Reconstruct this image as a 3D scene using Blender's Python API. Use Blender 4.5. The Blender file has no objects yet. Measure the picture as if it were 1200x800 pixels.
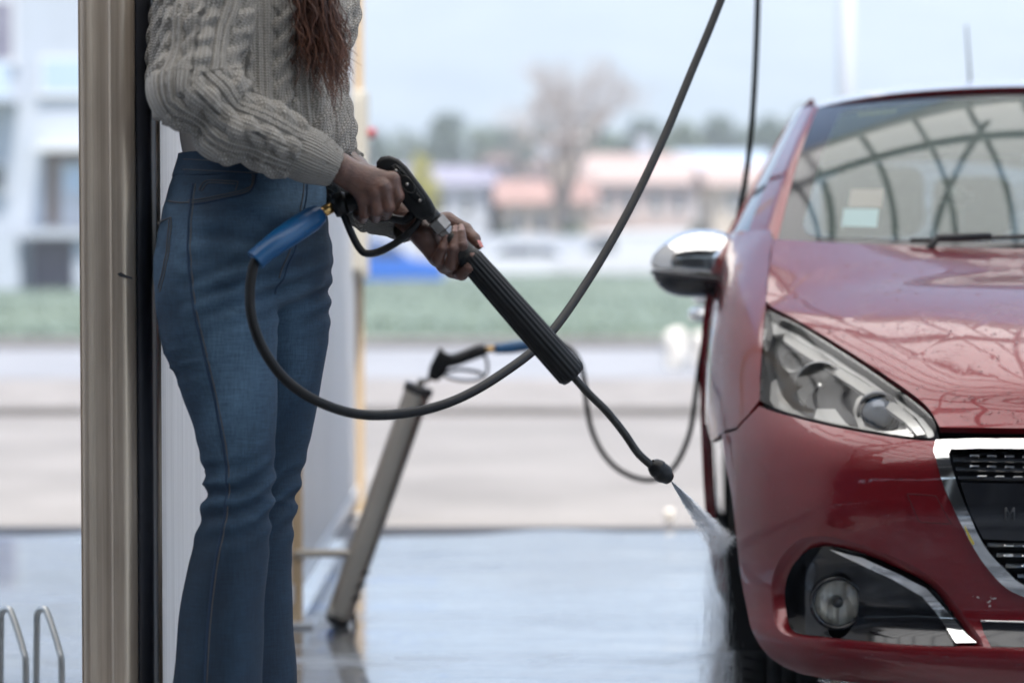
import bpy, bmesh, math, random
import numpy as np
from mathutils import Vector, Matrix
from mathutils.geometry import delaunay_2d_cdt
random.seed(7); rng = np.random.default_rng(7)
R = math.radians
scene = bpy.context.scene
col = scene.collection

# ------------------------------------------------------------------ camera
FPX, HOR, CAMZ = 2833.0, 298.0, 1.036          # focal length and horizon in 1200 px picture units, eye height (m)
PITCH = math.atan((400 - HOR) / FPX)
cd = bpy.data.cameras.new('camera'); cam = bpy.data.objects.new('camera', cd); col.objects.link(cam)
cd.sensor_width = 36; cd.lens = FPX / 1200 * 36; cd.clip_start = 0.1; cd.clip_end = 12000
cam.location = (0, 0, CAMZ); cam.rotation_euler = (math.pi / 2 - PITCH, 0, 0)
cd.dof.use_dof = True; cd.dof.focus_distance = 4.28; cd.dof.aperture_fstop = 2.25; cd.dof.aperture_blades = 9
scene.camera = cam

# ------------------------------------------------------------------ sky, sun, exposure
HAZE = .0016
SUN_EL, SUN_AZ = R(70), R(158)                 # azimuth clockwise from +Y: the sun stands behind the camera, to the right
w = bpy.data.worlds.new('World'); scene.world = w; w.use_nodes = True
nt = w.node_tree; nt.nodes.clear()
sky = nt.nodes.new('ShaderNodeTexSky'); sky.sky_type = 'NISHITA'; sky.sun_disc = False
sky.sun_elevation = SUN_EL; sky.sun_rotation = SUN_AZ; sky.altitude = 100; sky.air_density = 1.0; sky.dust_density = 0.7; sky.ozone_density = 1.0
bgn = nt.nodes.new('ShaderNodeBackground'); bgn.inputs['Strength'].default_value = 0.050
out = nt.nodes.new('ShaderNodeOutputWorld')
nt.links.new(sky.outputs[0], bgn.inputs[0]); nt.links.new(bgn.outputs[0], out.inputs[0])
sl = bpy.data.lights.new('sun', 'SUN'); sl.energy = 2.1; sl.angle = R(0.6); sl.color = (1, .965, .92)
sun = bpy.data.objects.new('sun', sl); col.objects.link(sun)
sd = Vector((math.sin(SUN_AZ) * math.cos(SUN_EL), math.cos(SUN_AZ) * math.cos(SUN_EL), math.sin(SUN_EL)))
sun.rotation_euler = (-sd).to_track_quat('-Z', 'Y').to_euler(); sun.location = (0, 0, 30)
vs = scene.view_settings
vs.view_transform = 'Standard'; vs.look = 'None'; vs.gamma = 1; vs.use_curve_mapping = False; vs.exposure = 2.65

# ------------------------------------------------------------------ helpers
_th = PITCH
def W(px, py, Y):
    """world point seen at picture position (px,py) of the 1200x800 photograph, on the plane Y"""
    d = (px - 600, FPX * math.cos(_th) + (400 - py) * math.sin(_th), -FPX * math.sin(_th) + (400 - py) * math.cos(_th))
    t = Y / d[1]
    return np.array((d[0] * t, Y, CAMZ + d[2] * t))
def S(Y): return FPX / Y                        # picture units per metre at distance Y

def mat(name, base=(.5, .5, .5), rough=.5, metal=0., **kw):
    m = bpy.data.materials.new(name); m.use_nodes = True
    b = m.node_tree.nodes['Principled BSDF']
    b.inputs['Base Color'].default_value = (*base, 1); b.inputs['Roughness'].default_value = rough; b.inputs['Metallic'].default_value = metal
    for k, v in kw.items():
        b.inputs[k.replace('_', ' ')].default_value = v
    return m
def nd(m, t, **kw):
    n = m.node_tree.nodes.new(t)
    for k, v in kw.items():
        if k in n.inputs.keys(): n.inputs[k].default_value = v
        else: setattr(n, k, v)
    return n
def ln(m, a, b): m.node_tree.links.new(a, b)
def bsdf(m): return m.node_tree.nodes['Principled BSDF']
def coords(m, kind='Object', scale=(1, 1, 1), rot=(0, 0, 0)):
    tc = nd(m, 'ShaderNodeTexCoord'); mp = nd(m, 'ShaderNodeMapping')
    mp.inputs['Scale'].default_value = scale; mp.inputs['Rotation'].default_value = rot
    ln(m, tc.outputs[kind], mp.inputs[0]); return mp.outputs[0]
def noise(m, scale, detail=4, rough=.55, vec=None, dist=0.):
    n = nd(m, 'ShaderNodeTexNoise'); n.inputs['Scale'].default_value = scale; n.inputs['Detail'].default_value = detail
    n.inputs['Roughness'].default_value = rough; n.inputs['Distortion'].default_value = dist
    ln(m, vec if vec is not None else coords(m), n.inputs['Vector']); return n.outputs['Fac']
def ramp(m, fac, stops):
    r = nd(m, 'ShaderNodeValToRGB'); e = r.color_ramp.elements
    while len(e) < len(stops): e.new(.5)
    for q, (p, c) in zip(e, stops):
        q.position = p; q.color = (*c, 1) if len(c) == 3 else c
    ln(m, fac, r.inputs[0]); return r.outputs[0]
def mixc(m, fac, a, b, mode='MIX'):
    n = nd(m, 'ShaderNodeMix', data_type='RGBA', blend_type=mode)
    for i, v in ((0, fac), (6, a), (7, b)):
        if isinstance(v, (int, float)): n.inputs[i].default_value = v
        elif isinstance(v, tuple): n.inputs[i].default_value = (*v, 1)
        else: ln(m, v, n.inputs[i])
    return n.outputs[2]
def mth(m, op, a, b=0., c=0.):
    n = nd(m, 'ShaderNodeMath', operation=op)
    for i, v in enumerate((a, b, c)):
        if isinstance(v, (int, float)): n.inputs[i].default_value = v
        else: ln(m, v, n.inputs[i])
    return n.outputs[0]
def bump(m, h, strength=.3, dist=.01, prev=None):
    n = nd(m, 'ShaderNodeBump'); n.inputs['Strength'].default_value = strength; n.inputs['Distance'].default_value = dist
    ln(m, h, n.inputs['Height'])
    if prev is not None: ln(m, prev, n.inputs['Normal'])
    ln(m, n.outputs[0], bsdf(m).inputs['Normal']); return n.outputs[0]
def mottled(name, c1, c2, scale=3., rough=.7, metal=0., bs=.2, bscale=40., bd=.01, **kw):
    m = mat(name, c1, rough, metal, **kw)
    ln(m, ramp(m, noise(m, scale, 6), [(.3, c1), (.7, c2)]), bsdf(m).inputs['Base Color'])
    if bs: bump(m, noise(m, bscale, 5), bs, bd)
    return m
def glassy(name, tint, rough=.01, ior=1.5, body=None, bodyfac=0.):
    """thin pane: what lies behind shows through a tint, Fresnel reflection on top"""
    m = bpy.data.materials.new(name); m.use_nodes = True; t = m.node_tree; t.nodes.clear()
    o = t.nodes.new('ShaderNodeOutputMaterial'); tr = t.nodes.new('ShaderNodeBsdfTransparent'); tr.inputs[0].default_value = (*tint, 1)
    gl = t.nodes.new('ShaderNodeBsdfGlossy'); gl.inputs['Roughness'].default_value = rough
    fr = t.nodes.new('ShaderNodeFresnel'); fr.inputs[0].default_value = ior
    mx = t.nodes.new('ShaderNodeMixShader'); base = tr.outputs[0]
    if body:
        df = t.nodes.new('ShaderNodeBsdfDiffuse'); df.inputs[0].default_value = (*body, 1)
        m2 = t.nodes.new('ShaderNodeMixShader'); m2.inputs[0].default_value = bodyfac
        t.links.new(tr.outputs[0], m2.inputs[1]); t.links.new(df.outputs[0], m2.inputs[2]); base = m2.outputs[0]
    t.links.new(fr.outputs[0], mx.inputs[0]); t.links.new(base, mx.inputs[1]); t.links.new(gl.outputs[0], mx.inputs[2])
    t.links.new(mx.outputs[0], o.inputs[0]); return m

BASE = {}
def link(name, V, F, m, parent=None, smooth=True, normals=None, base=None):
    """ONE mesh object. V are in the frame of the thing (world for unrotated things: the thing's base is subtracted)"""
    V = np.asarray(V, dtype=float)
    b = base if base is not None else (BASE.get(parent.name, (0, 0, 0)) if parent else (0, 0, 0))
    me = bpy.data.meshes.new(name)
    me.from_pydata((V - np.array(b)).tolist(), [], F if isinstance(F, list) else F.tolist())
    if smooth: me.polygons.foreach_set('use_smooth', [True] * len(me.polygons))
    me.materials.append(m); me.update()
    if normals is not None: me.normals_split_custom_set_from_vertices(np.asarray(normals).tolist())
    o = bpy.data.objects.new(name, me); col.objects.link(o)
    if parent:
        o.parent = parent; BASE[o.name] = b
    elif base is not None:
        o.location = base
    return o
def thing(name, label, cat, loc=(0, 0, 0), rz=0., group=None, local=False):
    o = bpy.data.objects.new(name, None); col.objects.link(o); o.location = loc; o.rotation_euler = (0, 0, rz)
    o.empty_display_size = .1
    o['label'] = label; o['category'] = cat
    if group: o['group'] = group
    BASE[o.name] = (0, 0, 0) if local else tuple(loc)
    return o
def tag(o, label=None, cat=None, group=None, kind=None):
    if label: o['label'] = label
    if cat: o['category'] = cat
    if group: o['group'] = group
    if kind: o['kind'] = kind
    return o
def one(name, label, cat, V, F, m, loc, smooth=True, group=None):
    """a thing that is a single mesh, its origin at loc"""
    return tag(link(name, V, F, m, None, smooth, base=loc), label, cat, group)

def join(*gs):
    V, F, n = [], [], 0
    for v, f in gs:
        v = np.asarray(v, float); V.append(v); F += [tuple(i + n for i in q) for q in f]; n += len(v)
    return np.concatenate(V), F
def bm_geo(bm):
    bm.verts.index_update(); V = np.array([v.co[:] for v in bm.verts]); F = [tuple(v.index for v in f.verts) for f in bm.faces]; bm.free(); return V, F
def box(lo, hi, bev=0., seg=1):
    bm = bmesh.new(); bmesh.ops.create_cube(bm, size=1)
    lo, hi = np.array(lo, float), np.array(hi, float)
    for v in bm.verts: v.co = Vector(((lo + hi) / 2 + np.array(v.co[:]) * (hi - lo)))
    if bev: bmesh.ops.bevel(bm, geom=bm.edges[:], offset=bev, segments=seg, affect='EDGES', profile=.5)
    return bm_geo(bm)
def xf(g, rot=(0, 0, 0), loc=(0, 0, 0)):
    from mathutils import Euler
    M = np.array(Euler(rot).to_matrix()); return (np.asarray(g[0]) @ M.T + np.array(loc), g[1])
def prism(poly, a, b, fr, bev=0., seg=2):
    """outline poly [(p,q)] extruded from a to b; fr maps (p,q,r) to space"""
    bm = bmesh.new(); n = len(poly)
    A = [bm.verts.new(fr(p, q, a)) for p, q in poly]; B = [bm.verts.new(fr(p, q, b)) for p, q in poly]
    bm.faces.new(A); bm.faces.new(B[::-1])
    for i in range(n): bm.faces.new((A[i], B[i], B[(i + 1) % n], A[(i + 1) % n])[::-1])
    bmesh.ops.recalc_face_normals(bm, faces=bm.faces[:])
    if bev:
        es = [e for e in bm.edges if len(e.link_faces) == 2 and (len(e.link_faces[0].verts) > 4 or len(e.link_faces[1].verts) > 4 or n <= 4)]
        bmesh.ops.bevel(bm, geom=es, offset=bev, segments=seg, affect='EDGES', profile=.5)
    return bm_geo(bm)
def spl(P, n, closed=False):
    """Catmull-Rom through P, n samples"""
    P = np.asarray(P, float); m = len(P)
    if closed: Q = np.concatenate([P[-1:], P, P[:2]])
    else: Q = np.concatenate([2 * P[:1] - P[1:2], P, 2 * P[-1:] - P[-2:-1]])
    segs = m if closed else m - 1
    t = np.linspace(0, segs, n, endpoint=not closed); i = np.minimum(t.astype(int), segs - 1); u = (t - i)[:, None] if P.ndim > 1 else t - i
    p0, p1, p2, p3 = Q[i], Q[i + 1], Q[i + 2], Q[i + 3]
    return .5 * (2 * p1 + (p2 - p0) * u + (2 * p0 - 5 * p1 + 4 * p2 - p3) * u ** 2 + (3 * p1 - p0 - 3 * p2 + p3) * u ** 3)
def tube(P, r, n=10, caps=True, flat=(1, 1), up=None):
    P = np.asarray(P, float); m = len(P); r = np.atleast_1d(np.asarray(r, float)); r = np.interp(np.linspace(0, 1, m), np.linspace(0, 1, len(r)), r) if len(r) > 1 else np.full(m, r[0])
    T = np.gradient(P, axis=0); T /= np.linalg.norm(T, axis=1)[:, None] + 1e-12
    a = np.array(up, float) if up is not None else (np.array((0, 0, 1.)) if abs(T[0][2]) < .9 else np.array((1., 0, 0)))
    V = []; N = a - T[0] * a.dot(T[0]); N /= np.linalg.norm(N)
    th = np.linspace(0, 2 * math.pi, n, endpoint=False)
    for i in range(m):
        N = N - T[i] * N.dot(T[i]); N /= np.linalg.norm(N) + 1e-12; B = np.cross(T[i], N)
        V.append(P[i] + r[i] * (np.cos(th)[:, None] * N * flat[0] + np.sin(th)[:, None] * B * flat[1]))
    V = np.concatenate(V); F = []
    for i in range(m - 1):
        for k in range(n):
            k2 = (k + 1) % n; F.append((i * n + k, i * n + k2, (i + 1) * n + k2, (i + 1) * n + k))
    if caps: F.append(tuple(range(n - 1, -1, -1))); F.append(tuple((m - 1) * n + k for k in range(n)))
    return V, F
def lathe(prof, n, o, ax, caps=False):
    """profile [(radius, distance along axis)] spun round axis ax through o"""
    ax = np.array(ax, float); ax /= np.linalg.norm(ax); o = np.array(o, float)
    a = np.array((0, 0, 1.)) if abs(ax[2]) < .9 else np.array((1., 0, 0)); e1 = np.cross(a, ax); e1 /= np.linalg.norm(e1); e2 = np.cross(ax, e1)
    th = np.linspace(0, 2 * math.pi, n, endpoint=False); V = []; F = []
    for rr, d in prof: V.append(o + ax * d + rr * (np.cos(th)[:, None] * e1 + np.sin(th)[:, None] * e2))
    for i in range(len(prof) - 1):
        for k in range(n):
            k2 = (k + 1) % n; F.append((i * n + k, i * n + k2, (i + 1) * n + k2, (i + 1) * n + k))
    if caps: F.append(tuple(range(n - 1, -1, -1))); F.append(tuple((len(prof) - 1) * n + k for k in range(n)))
    return np.concatenate(V), F
def gridmesh(A, flip=False):
    A = np.asarray(A, float); a, b = A.shape[:2]; F = []
    for i in range(a - 1):
        for j in range(b - 1):
            q = (i * b + j, i * b + j + 1, (i + 1) * b + j + 1, (i + 1) * b + j); F.append(q[::-1] if flip else q)
    return A.reshape(-1, 3), F
def mirror_x(g, weld=True):
    V, F = np.asarray(g[0], float), g[1]; n = len(V); M = V * np.array((-1, 1, 1)); idx = np.arange(n) + n
    if weld: idx = np.where(np.abs(V[:, 0]) < 1e-5, np.arange(n), idx)
    return np.concatenate([V, M]), list(F) + [tuple(int(idx[i]) for i in q[::-1]) for q in F]
def flipx(g): return np.asarray(g[0], float) * np.array((-1, 1, 1)), [q[::-1] for q in g[1]]

# signed-distance modelling -------------------------------------------------
def smin(a, b, k):
    if k <= 0: return np.minimum(a, b)
    h = np.maximum(k - np.abs(a - b), 0) / k; return np.minimum(a, b) - h * h * k * .25
def rc(X, Y, Z, a, b, ra, rb):
    a = np.asarray(a, float); d = np.asarray(b, float) - a; L = max(d.dot(d), 1e-9)
    px, py, pz = X - a[0], Y - a[1], Z - a[2]
    t = np.clip((px * d[0] + py * d[1] + pz * d[2]) / L, 0, 1)
    return np.sqrt((px - t * d[0]) ** 2 + (py - t * d[1]) ** 2 + (pz - t * d[2]) ** 2) - (ra + (rb - ra) * t)
def chain(X, Y, Z, P, r, k=.01):
    v = None
    for i in range(len(P) - 1):
        q = rc(X, Y, Z, P[i], P[i + 1], r[i], r[i + 1]); v = q if v is None else smin(v, q, k)
    return v
def ell(X, Y, Z, c, r, rz=0., ry=0.):
    x, y, z = X - c[0], Y - c[1], Z - c[2]
    if rz: x, y = x * math.cos(rz) + y * math.sin(rz), -x * math.sin(rz) + y * math.cos(rz)
    if ry: x, z = x * math.cos(ry) - z * math.sin(ry), x * math.sin(ry) + z * math.cos(ry)
    k0 = np.sqrt((x / r[0]) ** 2 + (y / r[1]) ** 2 + (z / r[2]) ** 2); k1 = np.sqrt((x / r[0] ** 2) ** 2 + (y / r[1] ** 2) ** 2 + (z / r[2] ** 2) ** 2) + 1e-9
    return k0 * (k0 - 1) / k1
def loft(X, Y, Z, st, rz=0.):
    """elliptic sections [(z, cx, cy, a, b)] turned by rz about the vertical"""
    st = np.array(sorted(st)); st = spl(st, 80); zz = st[:, 0]
    cx, cy, a, b = (np.interp(Z, zz, st[:, i]) for i in (1, 2, 3, 4))
    x, y = X - cx, Y - cy
    if rz: x, y = x * math.cos(rz) + y * math.sin(rz), -x * math.sin(rz) + y * math.cos(rz)
    k0 = np.sqrt((x / a) ** 2 + (y / b) ** 2); k1 = np.sqrt((x / a ** 2) ** 2 + (y / b ** 2) ** 2) + 1e-6
    d = k0 * (k0 - 1) / k1
    return np.maximum(d, np.maximum(zz[0] - Z, Z - zz[-1]))
def net(fn, lo, hi, h):
    lo, hi = np.array(lo, float), np.array(hi, float); n = np.ceil((hi - lo) / h).astype(int) + 1
    ax = [np.float32(lo[i] + h * np.arange(n[i])) for i in range(3)]
    X, Y, Z = np.meshgrid(*ax, indexing='ij'); v = fn(X, Y, Z).astype(np.float32); s = v < 0
    c = n - 1; cnt = np.zeros(c, np.int8)
    sl = lambda o: tuple(slice(o[i], o[i] + c[i]) for i in range(3))
    C = [(i, j, k) for i in (0, 1) for j in (0, 1) for k in (0, 1)]
    for o in C: cnt += s[sl(o)]
    act = (cnt > 0) & (cnt < 8); ids = np.argwhere(act); m = len(ids)
    idx = -np.ones(c, np.int64); idx[act] = np.arange(m)
    acc = np.zeros((m, 3)); num = np.zeros(m)
    for a in C:
        for d in range(3):
            if a[d]: continue
            b = list(a); b[d] = 1
            ia, ib = ids + np.array(a), ids + np.array(b)
            va, vb = v[tuple(ia.T)], v[tuple(ib.T)]; cr = (va < 0) != (vb < 0); t = np.where(cr, va / np.where(cr, va - vb, 1), 0)
            p = np.array(a, float) + np.zeros((m, 3)); p[:, d] += t; acc += p * cr[:, None]; num += cr
    V = lo + h * (ids + acc / num[:, None]); F = []
    for d in range(3):
        e, f = (d + 1) % 3, (d + 2) % 3
        a = [slice(None)] * 3; b = [slice(None)] * 3; a[d] = slice(0, -1); b[d] = slice(1, None)
        cr = s[tuple(a)] != s[tuple(b)]; E = np.argwhere(cr)
        E = E[(E[:, e] > 0) & (E[:, f] > 0) & (E[:, e] < c[e]) & (E[:, f] < c[f])]
        inside = s[tuple(E.T)]; q = []
        for oe, of in ((1, 1), (0, 1), (0, 0), (1, 0)):
            I = E.copy(); I[:, e] -= oe; I[:, f] -= of; q.append(idx[tuple(I.T)])
        q = np.stack(q, 1); q[~inside] = q[~inside][:, ::-1]; F.append(q)
    return V, np.concatenate(F)
def lap(V, F, it=1, lam=.5):
    F = np.asarray(F); E = np.concatenate([F[:, [i, (i + 1) % F.shape[1]]] for i in range(F.shape[1])])
    for _ in range(it):
        A = np.zeros_like(V); n = np.zeros(len(V))
        for a, b in ((0, 1), (1, 0)):
            for k in range(3): A[:, k] += np.bincount(E[:, a], V[E[:, b], k], len(V))
            n += np.bincount(E[:, a], minlength=len(V))
        V = V + lam * (A / np.maximum(n, 1)[:, None] - V)
    return V
def vnormals(V, F):
    F = np.asarray(F); N = np.zeros_like(V); n = np.cross(V[F[:, 2]] - V[F[:, 0]], V[F[:, 3]] - V[F[:, 1]])
    for i in range(4):
        for k in range(3): N[:, k] += np.bincount(F[:, i], n[:, k], len(V))
    return N / (np.linalg.norm(N, axis=1)[:, None] + 1e-12)
def setattr_vec(o, name, A):
    at = o.data.attributes.new(name, 'FLOAT_VECTOR', 'POINT'); at.data.foreach_set('vector', np.asarray(A, np.float32).ravel())

# outlines cut from a curved skin -------------------------------------------
def resample(P, step, sx=1.):
    P = np.asarray(P, float); out = []
    for i in range(len(P)):
        a, b = P[i], P[(i + 1) % len(P)]; L = math.hypot((b[0] - a[0]) * sx, b[1] - a[1]); k = max(1, int(round(L / step)))
        out += [a + (b - a) * j / k for j in range(k)]
    return np.array(out)
def inpoly(P, poly):
    x, y = P[:, 0], P[:, 1]; c = np.zeros(len(P), bool); j = len(poly) - 1
    for i in range(len(poly)):
        xi, yi = poly[i]; xj, yj = poly[j]
        t = ((yi > y) != (yj > y)) & (x < (xj - xi) * (y - yi) / ((yj - yi) or 1e-12) + xi); c ^= t; j = i
    return c
def cut(outer, holes=(), step=.02, sx=.17):
    """triangulate an outline with holes in a 2-D domain (first coordinate scaled by sx to metres)"""
    polys = [resample(outer, step, sx)] + [resample(h, step, sx) for h in holes]
    pts = []; ed = []
    for p in polys:
        n0 = len(pts); pts += [(a * sx, b) for a, b in p]; ed += [(n0 + i, n0 + (i + 1) % len(p)) for i in range(len(p))]
    A = np.array(polys[0]); xs = np.arange(A[:, 0].min() * sx, A[:, 0].max() * sx, step); ys = np.arange(A[:, 1].min(), A[:, 1].max(), step)
    g = np.array([(x + (.5 * step if k % 2 else 0), y) for k, y in enumerate(ys) for x in xs]); gi = g / np.array((sx, 1))
    ok = inpoly(gi, polys[0])
    for h in polys[1:]: ok &= ~inpoly(gi, h)
    B = np.array(pts); g = g[ok]
    if len(g):
        near = np.array([np.min(((B - q) ** 2).sum(1)) for q in g]); g = g[near > (.45 * step) ** 2]
    allp = [Vector(p) for p in pts] + [Vector(q) for q in g.tolist()]
    r = delaunay_2d_cdt(allp, ed, [], 0, 1e-7)
    V2 = np.array([v[:] for v in r[0]]) / np.array((sx, 1)); T = np.array([t for t in r[2]]); c = V2[T].mean(1)
    ok = inpoly(c, polys[0])
    for h in polys[1:]: ok &= ~inpoly(c, h)
    return V2, T[ok]
def skin(fn, nf, outer, holes=(), step=.02, off=0., rim=.012, sx=.17, weld_u0=True, offfn=None):
    """panel of the surface fn(u,z) with outward normal nf(u,z); its edges are folded inward by rim"""
    V2, T = cut(outer, holes, step, sx); P = fn(V2[:, 0], V2[:, 1]); N = nf(V2[:, 0], V2[:, 1])
    o = off if offfn is None else offfn(V2[:, 0], V2[:, 1])
    P = P + N * np.reshape(o, (-1, 1)) if np.ndim(o) else P + N * o
    a, b, c = P[T[:, 0]], P[T[:, 1]], P[T[:, 2]]; fl = (np.cross(b - a, c - a) * N[T[:, 0]]).sum(1) < 0; T[fl] = T[fl][:, ::-1]
    F = [tuple(int(i) for i in t) for t in T]
    if rim:
        es = {}
        for t in F:
            for i in range(3):
                e = (t[i], t[(i + 1) % 3]); es[e] = 1
        bd = [e for e in es if (e[1], e[0]) not in es and not (weld_u0 and abs(P[e[0], 0]) < 1e-5 and abs(P[e[1], 0]) < 1e-5)]
        ids = sorted({i for e in bd for i in e}); mp = {}; mq = {}; P2 = []; N2 = []
        n = len(P)
        cdir = {}
        for k, i in enumerate(ids):
            mp[i] = n + k; P2.append(P[i] - N[i] * rim)
        # duplicated rim loop keeps the front edge crisp
        for k, i in enumerate(ids):
            mq[i] = n + len(ids) + k; P2.append(P[i])
        out_n = np.zeros((2 * len(ids), 3)); pos = {i: k for k, i in enumerate(ids)}
        for e in bd:
            d = P[e[1]] - P[e[0]]; q = np.cross(d, N[e[0]]); q /= np.linalg.norm(q) + 1e-12
            for i in e: out_n[pos[i]] += q; out_n[len(ids) + pos[i]] += q
            F.append((mq[e[1]], mq[e[0]], mp[e[0]], mp[e[1]]))
        out_n /= np.linalg.norm(out_n, axis=1)[:, None] + 1e-12
        P = np.concatenate([P, np.array(P2)]); N = np.concatenate([N, out_n])
    return P, F, N
def smooth_poly(P, corners=(), n=6):
    """spline an outline, keeping the listed corners sharp"""
    P = [tuple(p) for p in P]; m = len(P); cs = sorted(corners)
    if not cs: return [tuple(q) for q in spl(np.array(P), m * n, True)]
    out = []
    for a, b in zip(cs, cs[1:] + [cs[0] + m]):
        seg = np.array([P[i % m] for i in range(a, b + 1)]); q = spl(seg, max(2, (b - a) * n + 1)) if b - a > 1 else seg; out += [tuple(v) for v in q[:-1]]
    return out
def skin_sym(*a, **k):
    P, F, N = skin(*a, **k); V, F2 = mirror_x((P, F), True); N2 = np.concatenate([N, N * np.array((-1, 1, 1))])
    z = np.abs(P[:, 0]) < 1e-5; N2[:len(P)][z, 0] = 0; N2[len(P):][z, 0] = 0
    return V, F2, N2
# ------------------------------------------------------------------ ground, forecourt, road
def sheet(name, x0, x1, y0, y1, z, m, nx=1, ny=1, bumpf=None):
    A = np.array([[(x, y, z + (bumpf(x, y) if bumpf else 0)) for y in np.linspace(y0, y1, ny + 1)] for x in np.linspace(x0, x1, nx + 1)])
    V, F = gridmesh(A, True); o = link(name, V, F, m, smooth=True); o['kind'] = 'structure'; return o
SUNNY = mottled('dry_concrete', (.145, .134, .125), (.205, .19, .178), .8, .85, bs=.15, bscale=60)
M_ground = mottled('pale_earth', (.30, .27, .23), (.40, .36, .30), .2, .95, bs=.3, bscale=8, bd=.05)
M_gravel = mottled('pinkish_gravel', (.145, .132, .124), (.225, .208, .196), 2.2, .95, bs=.4, bscale=30, bd=.03)
M_road = mottled('worn_asphalt', (.165, .168, .18), (.225, .228, .24), .6, .8, bs=.15, bscale=80)
M_wet = mat('wet_concrete', (.3, .3, .3), .1, 0, Specular_IOR_Level=.6, Coat_Weight=1.0, Coat_Roughness=.04, Coat_IOR=1.6)
def wet(m):
    v = coords(m, 'Object', (1, 1, 1))
    n0 = noise(m, 1.1, 6, .68, coords(m, 'Object', (.55, 2.3, 1)), .4); n1 = mth(m, 'ADD', mth(m, 'MULTIPLY', n0, .68), mth(m, 'MULTIPLY', noise(m, 6.5, 4, .6, coords(m, 'Object', (.7, 2.4, 1))), .32)); n2 = noise(m, 1.0, 4, .6, coords(m, 'Object', (2.2, 9, 1)))
    ln(m, ramp(m, n1, [(.40, (.045, .052, .063)), (.50, (.16, .175, .20)), (.61, (.36, .39, .43))]), bsdf(m).inputs['Base Color'])
    rg = nd(m, 'ShaderNodeMapRange'); rg.inputs[3].default_value = .03; rg.inputs[4].default_value = .32
    ln(m, ramp(m, n1, [(.44, (0, 0, 0)), (.60, (1, 1, 1))]), rg.inputs[0]); ln(m, rg.outputs[0], bsdf(m).inputs['Roughness'])
    cw = ramp(m, n1, [(.46, (1, 1, 1)), (.55, (.9, .9, .9)), (.62, (.4, .4, .4))]); ln(m, cw, bsdf(m).inputs['Coat Weight'])
    p = bump(m, n2, .9, .025); bump(m, noise(m, 34, 4, .6, v), .10, .006, p)
wet(M_wet)
sheet('ground', -980, 980, -290, 980, -.03, M_ground, 12, 12)
sheet('forecourt', -60, 60, -12, 15.7, -.010, SUNNY, 6, 4)
fl_ = sheet('wash_bay_floor', -9, 10, -11, 8.95, 0., M_wet, 190, 12)
for v_ in fl_.data.vertices:
    if v_.co.y > 8.9: v_.co.y += .10 * math.sin(v_.co.x * 1.9) + .07 * math.sin(v_.co.x * 4.7 + 1) + .04 * math.sin(v_.co.x * 11.3)
sheet('gravel_verge', -60, 60, 15.86, 20.4, -.012, M_gravel, 6, 2)
sheet('road', -80, 80, 20.5, 27.0, -.016, M_road, 6, 2)
M_kerb = mottled('kerb_concrete', (.15, .14, .132), (.215, .20, .19), 3, .9, bs=.2)
for y in (15.7, 27.0):
    V, F = [], []
    k = sheet('kerb', 0, 0, 0, 0, 0, M_kerb)
    bpy.data.objects.remove(k)
    V, F = box((-60, y, -.05), (60, y + .16, .10 if y > 20 else .05), .012)
    o = link('kerb', V, F, M_kerb, smooth=False); o['kind'] = 'structure'
    stone, sf = box((-.49, -.004, .0), (.49, .166, .106 if y > 20 else .056), .012)
    me = None
    for i in range(-14, 15):
        q = link('kerb_stone', stone + np.array((i * 1.0, y, 0)), sf, M_kerb, o, smooth=False) if me is None else None
        if me is None: me = q.data; q.data.transform(Matrix.Translation((-i * 1.0, -y, 0))); q.location = (i, y, 0)
        else:
            q = bpy.data.objects.new('kerb_stone', me); col.objects.link(q); q.parent = o; q.location = (i, y, 0)
def bumps(x, y): return .10 * math.sin(x * .31 + y * .13) * math.sin(y * .21 + 1) + .05 * math.sin(x * 1.1) * math.sin(y * .9)
M_turf = mottled('turf', (.07, .10, .078), (.11, .14, .105), .25, .95, bs=.5, bscale=14, bd=.05)
def gz_(x, y): return .08 + bumps(x, y) * min(1, (y - 27.2) / 6) + (y - 27.2) * .004
sheet('grass_field', -110, 110, 27.2, 84, .02, M_turf, 90, 34, gz_)
# grass blades standing on the field: nobody could count them
n = 26000; gx = rng.uniform(-28, 28, n); gy = 27.4 + 54 * rng.random(n) ** 1.6; gz = np.array([gz_(a, b) + .01 for a, b in zip(gx, gy)])
hh = rng.uniform(.03, .10, n); an = rng.uniform(0, 6.28, n); wv = rng.uniform(.015, .035, n) * 1.6; lx = rng.normal(0, .05, n)
V = np.stack([np.stack([gx - wv * np.cos(an), gy - wv * np.sin(an), gz - .03], 1), np.stack([gx + wv * np.cos(an), gy + wv * np.sin(an), gz - .03], 1), np.stack([gx + lx, gy + lx, gz + hh], 1)], 1).reshape(-1, 3)
F = np.arange(3 * n).reshape(-1, 3)
M_blade = mottled('grass_blade', (.08, .115, .08), (.13, .16, .105), .6, .8, bs=0)
tag(link('grass', V, F, M_blade, smooth=False), 'short green grass on the field beyond the road', 'grass', kind='stuff')

# raised concrete island that carries the pillar and the washing person
M_island = mottled('island_concrete', (.32, .31, .30), (.42, .41, .40), 4, .7, bs=.2)
V, F = box((-1.0, 3.35, -.02), (-.12, 4.8, .12), .02, 2)
o = link('kerb_island', V, F, M_island, smooth=False); o['kind'] = 'structure'

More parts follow.
